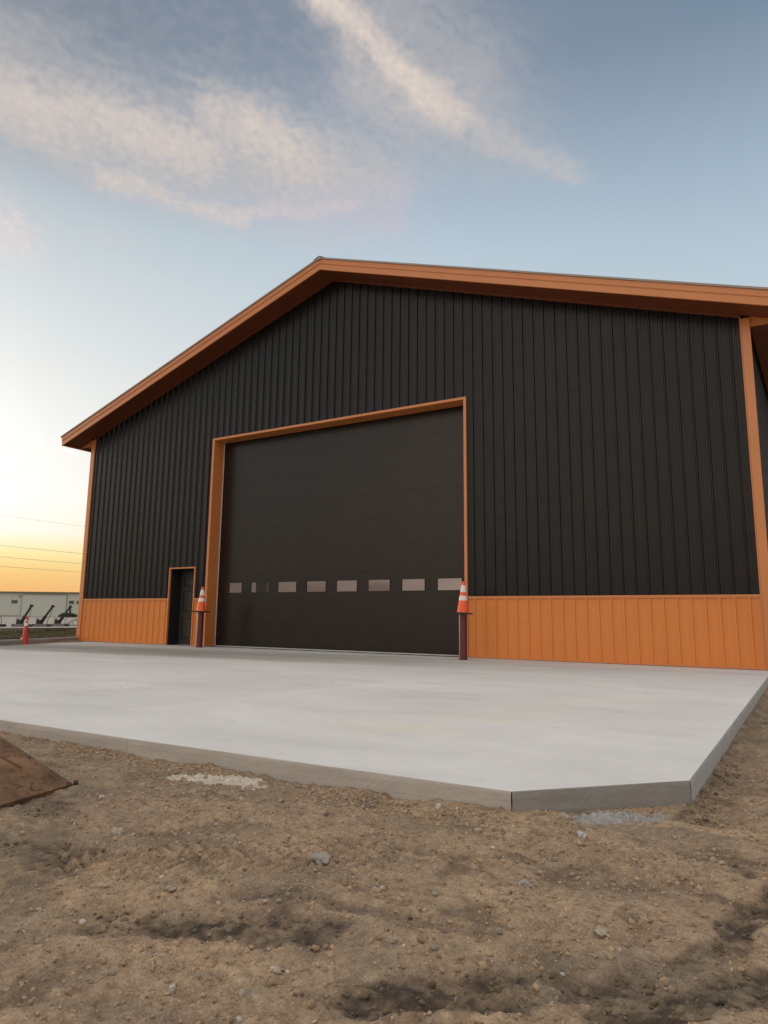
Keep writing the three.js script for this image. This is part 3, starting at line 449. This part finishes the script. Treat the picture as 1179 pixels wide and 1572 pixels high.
// ------------------------------------------------------------------ bollards with cones on top, slim cone by the kerb
function bollard(x, z, label) {
  const b = base('steel_bollard', [x, 0, z]); tag(b, label, 'bollard', 'maroon bollards at the overhead door');
  mesh('post', new THREE.LatheGeometry([[0.0865, 0], [0.0865, 0.035], [0.084, 0.05], [0.084, 0.95], [0.072, 0.975], [0.04, 0.99], [0, 0.995]].map(p => new THREE.Vector2(...p)), 32), M.maroon, b);
  return b;
}
function lathePart(r, y0, y1, R0, R1, n = 28) { return new THREE.LatheGeometry([[R0, y0], [R1, y1]].map(p => new THREE.Vector2(...p)), n); }
function cone(x, y, z, turn, tilt, label) {
  const c = base('traffic_cone', [x, y, z], turn); tag(c, label, 'traffic cone', 'orange traffic cones set on bollards'); c.rotation.order = 'YXZ'; c.rotation.x = tilt[0]; c.rotation.z = tilt[1];
  const s = new THREE.Shape(), a = 0.175, k = 0.03; s.moveTo(-a + k, -a); s.lineTo(a - k, -a); s.quadraticCurveTo(a, -a, a, -a + k); s.lineTo(a, a - k); s.quadraticCurveTo(a, a, a - k, a); s.lineTo(-a + k, a); s.quadraticCurveTo(-a, a, -a, a - k); s.lineTo(-a, -a + k); s.quadraticCurveTo(-a, -a, -a + k, -a);
  const h = new THREE.Path(); h.absarc(0, 0, 0.115, 0, Math.PI * 2, true); s.holes.push(h);
  const g = new THREE.ExtrudeGeometry(s, { depth: 0.022, bevelEnabled: true, bevelSize: 0.004, bevelThickness: 0.004, bevelSegments: 2, curveSegments: 24 }); g.rotateX(-Math.PI / 2); mesh('base_plate', g, M.rubber, c);
  const R = t => mix(0.030, 0.118, t), Y = t => 0.028 + (1 - t) * 0.60, pts = []; pts.push([0.001, Y(0) + 0.012], [0.02, Y(0) + 0.011], [R(0) - 0.003, Y(0) + 0.006], [R(0), Y(0)]);
  for (let i = 1; i <= 8; i++) pts.push([R(i / 8), Y(i / 8)]); pts.push([0.126, 0.03]);
  mesh('cone_body', new THREE.LatheGeometry(pts.reverse().map(p => new THREE.Vector2(...p)), 32), M.coneOrange, c);
  for (const [t0, t1] of [[0.11, 0.335], [0.455, 0.605]]) mesh('reflective_collar', new THREE.LatheGeometry([[R(t1) + 0.0005, Y(t1)], [R(t1) + 0.0025, Y(t1) + 0.002], [R(t0) + 0.0025, Y(t0) - 0.002], [R(t0) + 0.0005, Y(t0)]].map(p => new THREE.Vector2(...p)), 32), M.collar, c);
  return c;
}
bollard(-7.30, 0.50, 'maroon pipe bollard left of the overhead door, beside the entry door');
bollard(0.064, 0.77, 'maroon pipe bollard right of the overhead door');
cone(-7.30, 0.885, 0.50, 0.35, [0.0, -0.035], 'orange cone with white bands on the bollard beside the entry door');
cone(0.064, 0.885, 0.77, 0.5, [0.01, -0.03], 'orange cone with white bands on the bollard right of the overhead door');
{
  const c = base('slim_cone', [-11.72, 0, 2.35]); tag(c, 'slim red marker cone with pale band standing by the kerb', 'marker cone');
  mesh('cone_body', new THREE.LatheGeometry([[0.085, 0.0], [0.085, 0.03], [0.072, 0.05], [0.066, 0.2], [0.042, 0.5], [0.018, 0.72], [0.012, 0.735], [0.001, 0.74]].map(p => new THREE.Vector2(...p)), 24), M.coneRed, c);
  mesh('pale_band', lathePart(0, 0.475, 0.56, 0.0465, 0.0375, 24), M.collar, c);
  mesh('pale_band', lathePart(0, 0.60, 0.63, 0.0335, 0.0305, 24), M.collar, c);
  mesh('base_tab', rbox(-0.16, -0.06, 0.10, 0.16, -0.03, 0.03, 0.012), M.collar, c);
}

// ------------------------------------------------------------------ yard beyond the kerb
function patch(name, pts, y, mat) { const s = new THREE.Shape(pts.map(p => new THREE.Vector2(p[0], -p[1]))), g = new THREE.ShapeGeometry(s); g.rotateX(-Math.PI / 2); g.translate(0, y, 0); const p = g.attributes.position, uv = new Float32Array(p.count * 2); for (let i = 0; i < p.count; i++) { uv[2 * i] = p.getX(i) * 0.25; uv[2 * i + 1] = p.getZ(i) * 0.25; } g.setAttribute('uv', new THREE.BufferAttribute(uv, 2)); const m = mesh(name, g, mat); m.userData.kind = 'structure'; return m; }
patch('gravel_yard', [[-250, -140], [-24.2, -140], [-24.2, -30], [-23.8, -6], [-24.1, 0], [-24, 12], [-30, 40], [-250, 60]], 0.150, M.gravelYard);
patch('grass_verge', [[-19.2, -60], [-13.6, -60], [-13.6, -2], [-12.85, 0.55], [-12.2, 1.9], [-11.8, 3.2], [-11.2, 4.6], [-10.5, 6.1], [-8.6, 9.5], [-12, 14], [-17, 12], [-19.0, 4]], 0.146, M.grassGround);
{
  // tufts on the verge, one countless mass
  const r = rng(5), blade = new THREE.BufferGeometry(); blade.setAttribute('position', new THREE.Float32BufferAttribute([-0.006, 0, 0, 0.006, 0, 0, 0.012, 0.06, 0.012, -0.005, 0, 0.02, 0.005, 0, 0.016, -0.02, 0.045, 0.03, 0.01, 0, -0.02, 0.016, 0, -0.01, 0.03, 0.05, -0.03], 3)); blade.computeVertexNormals();
  const n = 14000, im = new THREE.InstancedMesh(blade, new THREE.MeshStandardMaterial({ color: 0xffffff, roughness: 0.9, side: THREE.DoubleSide }), n), m = new THREE.Matrix4(), q = new THREE.Quaternion(), e = new THREE.Euler(), c = new THREE.Color();
  for (let i = 0; i < n; i++) { const z = -14 + 20 * r(), x = mix(kerbX(z) - 0.3, -19.1, r()), far = x < -17.5; const k = far && noise(x, z * 0.8) > -0.1 ? 1.9 : 0.75; e.set((r() - 0.5) * 0.6, r() * 6.28, (r() - 0.5) * 0.6); q.setFromEuler(e); m.compose(new THREE.Vector3(x, 0.145, z), q, new THREE.Vector3(1.6 * (0.6 + r()), k * (0.5 + r()), 1.6)); im.setMatrixAt(i, m); const d = clamp(0.5 + noise(x * 0.8, z * 0.8) + (r() - 0.5) * 0.5); c.setRGB(mix(0.085, 0.19, d), mix(0.092, 0.155, d), mix(0.035, 0.085, d)); im.setColorAt(i, c); }
  im.name = 'verge_grass'; im.userData = { kind: 'stuff', label: 'short brown green grass on the verge behind the kerb', category: 'grass' }; scene.add(im);
}
// row of tilted black boom machines on low skids
const CAMR = [0.8640, 0, -0.5035];                           // direction along the row's lean (towards the building)
function boomMachine(i, x, z, lean, label) {
  const b = base('boom_machine', [x, 0.15, z], 0.5276); tag(b, label, 'machine', 'black boom machines on skids in the yard');
  const H = 0.98, L = lean;
  mesh('skid', merge([rbox(-0.36, 0.36, 0.0, 0.07, -0.22, -0.14, 0.01), rbox(-0.36, 0.36, 0.0, 0.07, 0.14, 0.22, 0.01), rbox(-0.30, 0.30, 0.066, 0.13, -0.2, 0.2, 0.01)]), M.skid, b);
  mesh('mast', merge([bar([-0.12, 0.12, 0], [-0.12 + L * 0.45, 0.12 + H * 0.42, 0], 0.15, 0.13), bar([-0.12 + L * 0.42, 0.12 + H * 0.4, 0], [-0.12 + L, 0.06 + H, 0], 0.085, 0.085)]), M.machine, b);
  mesh('mast_head', merge([rod([-0.12 + L, 0.06 + H, -0.08], [-0.12 + L, 0.06 + H, 0.08], 0.068, 0.068, 14), rbox(-0.18 + L, -0.06 + L, H, H + 0.1, -0.05, 0.05, 0.012)]), M.machine, b);
  mesh('motor_box', merge([rbox(-0.26, 0.0, 0.12, 0.34, -0.13, 0.13, 0.02), rod([-0.20, 0.30, 0.06], [-0.21, 0.40, 0.06], 0.025)]), M.machine, b);
  for (const w of [0.1, -0.1]) mesh('handle', rod([-0.26, 0.13, w], [-0.25, 0.44, w], 0.014), M.machine, b);
  for (const w of [-0.38, 0.38]) mesh('end_roller', rod([w, 0.07, -0.2], [w, 0.07, 0.2], 0.057, 0.057, 12), M.machine, b);
  const hose = new THREE.CatmullRomCurve3([[-0.12 + L, H, 0.02], [0.1 + L * 0.55, 0.62, 0.04], [0.3, 0.35, 0.05], [0.3, 0.12, 0.05]].map(p => new THREE.Vector3(...p)));
  mesh('hose', new THREE.TubeGeometry(hose, 20, 0.012, 6), M.machine, b);
  if (i === 3) mesh('hanging_arm', bar([-0.12 + L, H, 0], [-0.12 + L + 0.04, H - 0.33, 0], 0.05, 0.07), M.machine, b);
  return b;
}
boomMachine(0, -27.85, -6.15, 0.10, 'black boom machine standing upright, leftmost of the row behind the kerb');
boomMachine(1, -27.25, -7.15, 0.50, 'tilted black boom machine directly behind the slim red cone');
boomMachine(2, -27.40, -8.30, 0.60, 'tilted black boom machine between the red cone and the hanging arm machine');
boomMachine(3, -27.90, -9.65, 0.60, 'tilted black boom machine with an arm hanging from its head');
{
  const b = base('lattice_conveyor', [-29.6, 0.15, -11.75], 0.5276); tag(b, 'pale tilted lattice frame partly hidden behind the building corner', 'frame');
  const A0 = [-0.62, 0.02, 0], A1 = [1.1, 0.98, 0];
  for (const w of [-0.15, 0.15]) mesh('beam', bar([-0.62, 0.02, w], [1.1, 0.98, w], 0.05, 0.08), M.pale, b);
  for (let k = 0; k < 6; k++) { const t = 0.12 + k * 0.15, x = -0.62 + 1.72 * t, y = 0.02 + 0.96 * t; mesh('strut', merge([bar([x, y, -0.15], [x, y, 0.15], 0.03, 0.03), bar([x, y, 0.15], [x + 0.16, 0.02, 0.15], 0.03, 0.03)]), M.skid, b); }
  for (const w of [-0.16, 0.16]) mesh('foot', rbox(-0.66, 0.9, 0.0, 0.05, w - 0.04, w + 0.04, 0.01), M.skid, b);
}
// long pale shed far beyond the yard (local +z faces the camera)
{
  const b = base('warehouse', [-127.9, 0.12, -72.6], 0.5276); tag(b, 'long pale low warehouse with wide sliding door far behind the yard', 'building');
  const W0 = -60, W1 = 45, H = 5.0;
  mesh('wall', box(W0, W1, 0, H, -18, 0), M.shedWall, b);
  for (let k = 0; k < 34; k++) { const x = W0 + 1.5 + k * 3.1; if (x > -4 && x < 5) continue; mesh('wall_rib', box(x, x + 0.06, 0.3, H - 0.02, 0.0, 0.03), M.shedWall, b); }
  mesh('base_course', box(W0, W1, 0, 0.35, 0.002, 0.05), M.shedTrim, b);
  mesh('roof', merge([quads([[[W0 - 0.4, H - 0.02, 0.5], [W1 + 0.4, H - 0.02, 0.5], [W1 + 0.4, H + 0.22, 0.5], [W0 - 0.4, H + 0.22, 0.5]], [[W0 - 0.4, H + 0.22, 0.5], [W1 + 0.4, H + 0.22, 0.5], [W1 + 0.4, H + 0.55, -9], [W0 - 0.4, H + 0.55, -9]], [[W1 + 0.4, H - 0.02, 0.5], [W0 - 0.4, H - 0.02, 0.5], [W0 - 0.4, H - 0.02, 0], [W1 + 0.4, H - 0.02, 0]], [[W1 + 0.4, H + 0.22, -18.5], [W0 - 0.4, H + 0.22, -18.5], [W0 - 0.4, H + 0.55, -9], [W1 + 0.4, H + 0.55, -9]]])]), M.shedRoof, b);
  const D0 = -3.5, D1 = 5.7, DH = 4.55, sd = mesh('sliding_door', box(D0, D1, 0.1, DH, 0.02, 0.10), M.shedWall, b);
  mesh('door_frame', merge([box(D0 - 0.18, D0 - 0.005, 0.1, DH + 0.2, 0.0, 0.14), box(D1 + 0.005, D1 + 0.18, 0.1, DH + 0.2, 0.0, 0.14), box(D0 - 0.005, D1 + 0.005, DH + 0.005, DH + 0.2, 0.0, 0.16)]), M.shedTrim, b);
  for (const [a, c] of [[-5.65, -4.5], [6.4, 7.3], [8.0, 9.0]]) { const w = mesh('window', merge([box(a - 0.08, c + 0.08, 2.78, 2.86, 0.0, 0.09), box(a - 0.08, c + 0.08, 3.42, 3.5, 0.0, 0.09), box(a - 0.08, a, 2.86, 3.42, 0.0, 0.09), box(c, c + 0.08, 2.86, 3.42, 0.0, 0.09)]), M.shedTrim, b); mesh('pane', box(a, c, 2.86, 3.42, 0.0, 0.04), M.glassDark, w); }
  mesh('wall_lamp', merge([rbox(-4.25, -3.95, 4.15, 4.5, 0.0, 0.25, 0.05), rbox(-4.2, -4.0, 4.05, 4.15, 0.05, 0.22, 0.02)]), M.shedTrim, b);
}
{ // dark shrub beside the warehouse door
  const b = base('shrub', [-120.2, 0.1, -74.2], 0.5276); tag(b, 'dark green low shrub in front of the warehouse right of its door', 'shrub');
  const r = rng(9), P = []; for (let i = 0; i < 1500; i++) { const a = r() * 6.283, u = r(), el = r(); const rx = 1.9 * Math.sqrt(u), x = Math.cos(a) * rx * 1.0, z = Math.sin(a) * rx * 0.5, h = 0.95 * Math.sqrt(Math.max(0, 1 - (rx / 2.0) ** 2)) * (0.75 + 0.35 * noise(x * 2, z * 3 + 4)), y = 0.1 + h * Math.sqrt(el), s = 0.09 + 0.09 * r(), t = r() * 6.28, c = Math.cos(t) * s, d = Math.sin(t) * s, e = (r() - 0.5) * s; P.push(x - c, y - d, z + e, x + c, y + d * 0.4, z - e, x + d, y + s, z + c); }
  const g = new THREE.BufferGeometry(); g.setAttribute('position', new THREE.Float32BufferAttribute(P, 3)); g.computeVertexNormals(); mesh('foliage', g, new THREE.MeshStandardMaterial({ color: new THREE.Color(0.05, 0.075, 0.035), roughness: 0.9, side: THREE.DoubleSide }), b);
  for (const w of [-0.75, 0.05, 0.8]) mesh('stem', rod([w, 0, 0.02], [w * 1.1, 0.55, 0], 0.03), M.wood, b);
}
// utility poles and their lines along the far side of the yard
const POLES = [[-68.2, -6], [-68.4, -64]], WIRES = [['topmost thin power line crossing the sky left of the building', 11.6, 0.0], ['upper power line of the three above the warehouse', 8.25, 0.5], ['middle power line of the three above the warehouse', 7.02, 0.5], ['lowest power line just above the warehouse roof', 5.98, 0.5]];
POLES.forEach(([x, z], i) => {
  const b = base('utility_pole', [x, 0.1, z]); tag(b, i ? 'wooden utility pole hidden behind the building' : 'wooden utility pole standing left of the yard', 'utility pole');
  mesh('pole', rod([0, 0, 0], [0, 12.2, 0], 0.16, 0.11, 14), M.wood, b); mesh('crossarm', rbox(-0.9, 0.9, 11.2, 11.35, -0.06, 0.06, 0.01), M.wood, b);
  for (const [, y, o] of WIRES) mesh('insulator', rod([0.11 + (o ? 0.02 : 0), y - 0.1, 0], [0.5, y - 0.1, 0], 0.04), M.pale, b);
});
for (const [label, y, o] of WIRES) { const A = new THREE.Vector3(POLES[0][0] + 0.5, y + 0.25, POLES[0][1]), B = new THREE.Vector3(POLES[1][0] + 0.5, y + 0.25, POLES[1][1]), pts = []; for (let k = 0; k <= 24; k++) { const t = k / 24, p = A.clone().lerp(B, t); p.y -= 0.35 * 4 * t * (1 - t); pts.push(p); } tag(mesh('power_line', new THREE.TubeGeometry(new THREE.CatmullRomCurve3(pts), 60, o ? 0.017 : 0.010, 6), M.wire), label, 'power line'); }

// ------------------------------------------------------------------ on the dirt: plate, rocks, spilt concrete, gravel
const ico = (d, s, amp, sq = [1, 1, 1]) => { const g = mergeVertices(new THREE.IcosahedronGeometry(1, d).deleteAttribute('uv').deleteAttribute('normal')), p = g.attributes.position; for (let i = 0; i < p.count; i++) { const x = p.getX(i), y = p.getY(i), z = p.getZ(i), k = 1 + amp * (noise(x * 1.3 + s * 7, y * 1.3 + z * 1.7) + 0.5 * noise(x * 3 + s, z * 3 - y * 2.2)); p.setXYZ(i, x * k * sq[0], y * k * sq[1], z * k * sq[2]); } g.computeVertexNormals(); return g; };
{
  const b = base('steel_plate', [2.139, -0.10, 10.682]); tag(b, 'rusty brown steel plate lying tilted on the dirt at the left edge', 'steel plate');
  const U = new THREE.Vector3(-0.909, 0.41, 0.245), V = new THREE.Vector3(0.161, 0.0, 0.918), n = new THREE.Vector3().crossVectors(V, U).normalize(); if (n.y < 0) n.negate();
  const P = (u, v, w) => new THREE.Vector3().addScaledVector(U, u).addScaledVector(V, v).addScaledVector(n, w).add(new THREE.Vector3(0, 0.012, 0));
  const nu = 60, nv = 50, pos = [], uv = [], I = []; for (const side of [0, 1]) for (let j = 0; j <= nv; j++) for (let i = 0; i <= nu; i++) { const u = i / nu * 1.6, v = j / nv, e = Math.min(u, v) < 0.001 ? 1 : 0; const q = P(u + (v === 0 ? 0 : 0), v, (side ? -0.026 : 0.0) + 0.006 * fbm(u * 4, v * 4, 3) * (e ? 0 : 1)); pos.push(q.x, q.y, q.z); uv.push(u, v); }
  const S = (nu + 1) * (nv + 1); for (let j = 0; j < nv; j++) for (let i = 0; i < nu; i++) { const a = j * (nu + 1) + i, c = a + nu + 1; I.push(a, c, a + 1, a + 1, c, c + 1, S + a, S + a + 1, S + c, S + a + 1, S + c + 1, S + c); }
  for (let i = 0; i < nu; i++) for (const j of [0, nv]) { const a = j * (nu + 1) + i; I.push(a, a + 1, S + a, a + 1, S + a + 1, S + a); } for (let j = 0; j < nv; j++) for (const i of [0, nu]) { const a = j * (nu + 1) + i, c = a + nu + 1; I.push(a, S + a, c, c, S + a, S + c); }
  const g = new THREE.BufferGeometry(); g.setAttribute('position', new THREE.Float32BufferAttribute(pos, 3)); g.setAttribute('uv', new THREE.Float32BufferAttribute(uv, 2)); g.setIndex(I); g.computeVertexNormals(); M.rust.side = THREE.DoubleSide;
  mesh('plate', toCreasedNormals(g, 0.7), M.rust, b);
  const tp = (pts, r) => new THREE.TubeGeometry(new THREE.CatmullRomCurve3(pts), 40, r, 6);
  mesh('weld_seam', tp([P(0.22, 0.14, 0.002), P(0.5, 0.19, 0.003), P(0.8, 0.2, 0.002), P(1.3, 0.24, 0.002)], 0.006), M.rust, b);
  mesh('lifting_lug', merge([rod(P(0.0, 0.0, 0.004).toArray(), P(-0.015, -0.015, 0.012).toArray(), 0.014, 0.012, 12)]), M.machine, b);
  mesh('lifting_lug', merge([rod(P(0.58, -0.0, 0.0).toArray(), P(0.58, 0.0, 0.03).toArray(), 0.02, 0.018, 12)]), M.machine, b);
}
const ROCKS = [[3.869, 10.88, 0.028, [0.33, 0.30, 0.26], 'pale grey rock in the dirt left of centre, largest loose stone'], [4.582, 10.655, 0.020, [0.34, 0.31, 0.27], 'grey rock right of centre in the foreground dirt'], [4.553, 10.771, 0.019, [0.36, 0.29, 0.20], 'tan rock just below the grey rock right of centre'], [4.626, 10.02, 0.017, [0.46, 0.45, 0.42], 'small whitish stone just below the chamfered slab corner'], [2.92, 11.02, 0.022, [0.4, 0.34, 0.26], 'tan stone in the dark rut on the left'], [4.9, 10.9, 0.017, [0.42, 0.36, 0.28], 'tan stone in the right foreground near the dark rut'], [3.6, 11.35, 0.016, [0.4, 0.33, 0.25], 'small tan stone in the lower middle rut']];
ROCKS.forEach(([x, z, s, c, label], i) => { const m = mesh('rock', ico(3, i + 2, 0.85, [1.2, 0.62, 0.95]), std(c, 0.95, { bumpMap: dirtBump, bumpScale: 0.002 })); m.position.set(x, terrain(x, z).y + s * 0.2, z); m.scale.setScalar(s); m.rotation.y = i * 1.7; tag(m, label, 'rock'); });
function spill(name, cx, cz, lx, lz, turn, h, color, label, seed) {
  const n = 90, P = [], I = [], C = Math.cos(turn), S = Math.sin(turn), ok = new Int32Array((n + 1) * (n + 1)).fill(-1); let c = 0;
  for (let j = 0; j <= n; j++) for (let i = 0; i <= n; i++) { const u = i / n * 2 - 1, v = j / n * 2 - 1, x = cx + C * u * lx + S * v * lz, z = cz - S * u * lx + C * v * lz; const e = 1 - Math.hypot(u, v) + 0.85 * fbm(u * 2.2 + seed, v * 2.2, 4, 0.6); const y = terrain(x, z).y - 0.012 + Math.min(1, Math.max(0, e) * 2.2) * h * (0.75 + 0.9 * fbm(x * 18, z * 18 + seed, 4, 0.65)) + Math.min(0, e) * 0.02; ok[j * (n + 1) + i] = c++; P.push(x, y, z); }
  for (let j = 0; j < n; j++) for (let i = 0; i < n; i++) { const a = j * (n + 1) + i; I.push(a, a + n + 1, a + 1, a + 1, a + n + 1, a + n + 2); }
  const g = new THREE.BufferGeometry(); g.setAttribute('position', new THREE.Float32BufferAttribute(P, 3)); const uv = []; for (let i = 0; i < P.length; i += 3) uv.push(P[i], P[i + 2]); g.setAttribute('uv', new THREE.Float32BufferAttribute(uv, 2)); g.setIndex(I); g.computeVertexNormals();
  tag(mesh(name, g, std(color, 0.95, { map: dirtMap, bumpMap: dirtBump, bumpScale: 0.006 })), label, 'spilt concrete');
}
spill('concrete_spill', 2.66, 10.17, 0.36, 0.10, 0.2, 0.025, [0.74, 0.67, 0.57], 'cream patch of spilt concrete beside the slab front left of centre', 3);
spill('concrete_spill', 4.70, 9.72, 0.28, 0.10, 0.75, 0.034, [0.47, 0.46, 0.44], 'grey patch of spilt concrete below the chamfered slab corner', 8);
{
  const r = rng(77), m = new THREE.Matrix4(), q = new THREE.Quaternion(), e = new THREE.Euler(), c = new THREE.Color();
  const kinds = [[ico(1, 1, 0.55, [1.2, 0.7, 0.9]), 16000, 0.002, 0.0055], [ico(1, 4, 0.6, [1, 0.75, 1.2]), 5200, 0.004, 0.0105], [ico(2, 6, 0.7, [1.1, 0.7, 0.9]), 90, 0.010, 0.018]];
  const mats = M.stone;
  const root = new THREE.Group(); root.name = 'gravel'; root.userData = { kind: 'stuff', label: 'loose gravel and soil crumbs scattered over the brown dirt', category: 'gravel' }; scene.add(root);
  { // crumbs of soil dropped on the slab
    const im = new THREE.InstancedMesh(ico(1, 5, 0.6, [1.1, 0.7, 0.9]), M.stone, 16); im.name = 'soil_crumbs'; im.userData = { kind: 'stuff', label: 'few dark soil crumbs lying on the pale slab', category: 'soil crumbs' };
    for (let i = 0; i < 16; i++) { const x = -6 + 10.4 * r(), z = 2 + 7.3 * r(), s = mix(0.004, 0.009, r() * r()); e.set(r() * 6, r() * 6, r() * 6); q.setFromEuler(e); m.compose(new THREE.Vector3(Math.min(x, 14 - z), s * 0.4, z), q, new THREE.Vector3(s, s, s)); im.setMatrixAt(i, m); const v = 0.06 + 0.14 * r(); c.setRGB(v, v * 0.75, v * 0.5); im.setColorAt(i, c); }
    scene.add(im);
  }
  kinds.forEach(([g, n, s0, s1], ki) => {
    const im = new THREE.InstancedMesh(g, mats, n); im.name = 'gravel_stones' + (ki ? '_00' + ki : ''); im.userData.kind = 'stuff';
    for (let i = 0; i < n; i++) {
      let x, z, tries = 0; do { if (r() < 0.13) { x = 0.3 + r() * 4.0; z = 10.02 + Math.abs(r() + r() - 1) * 0.25; } else { x = 0.2 + r() * 6.2; z = 8.0 + r() * 4.0; } tries++; } while (tries < 30 && ((x < slabEdgeX(z) + 0.02 && z < 9.99 && !(x + z > 14.24)) || (x < 3.2 && noise(x * 3, z * 3) > 0.25)));
      const t = terrain(x, z), s = mix(s0, s1, Math.pow(r(), 2.2)); e.set(r() * 6, r() * 6, r() * 6); q.setFromEuler(e); m.compose(new THREE.Vector3(x, t.y + s * 0.25, z), q, new THREE.Vector3(s, s, s)); im.setMatrixAt(i, m);
      const k = r(); if (k < 0.82) { const v = mix(0.7, 1.25, r()); c.setRGB(0.38 * v, 0.27 * v, 0.165 * v); } else if (k < 0.975) { const v = mix(0.24, 0.42, r()); c.setRGB(v, v * 0.85, v * 0.66); } else { const v = mix(0.42, 0.58, r()); c.setRGB(v, v * 0.93, v * 0.82); }
      if (t.dark > 0.4) c.multiplyScalar(0.45); im.setColorAt(i, c);
    }
    root.add(im);
  });
}
scene.traverse(o => { delete o.userData._c; });
renderer.render(scene, camera);
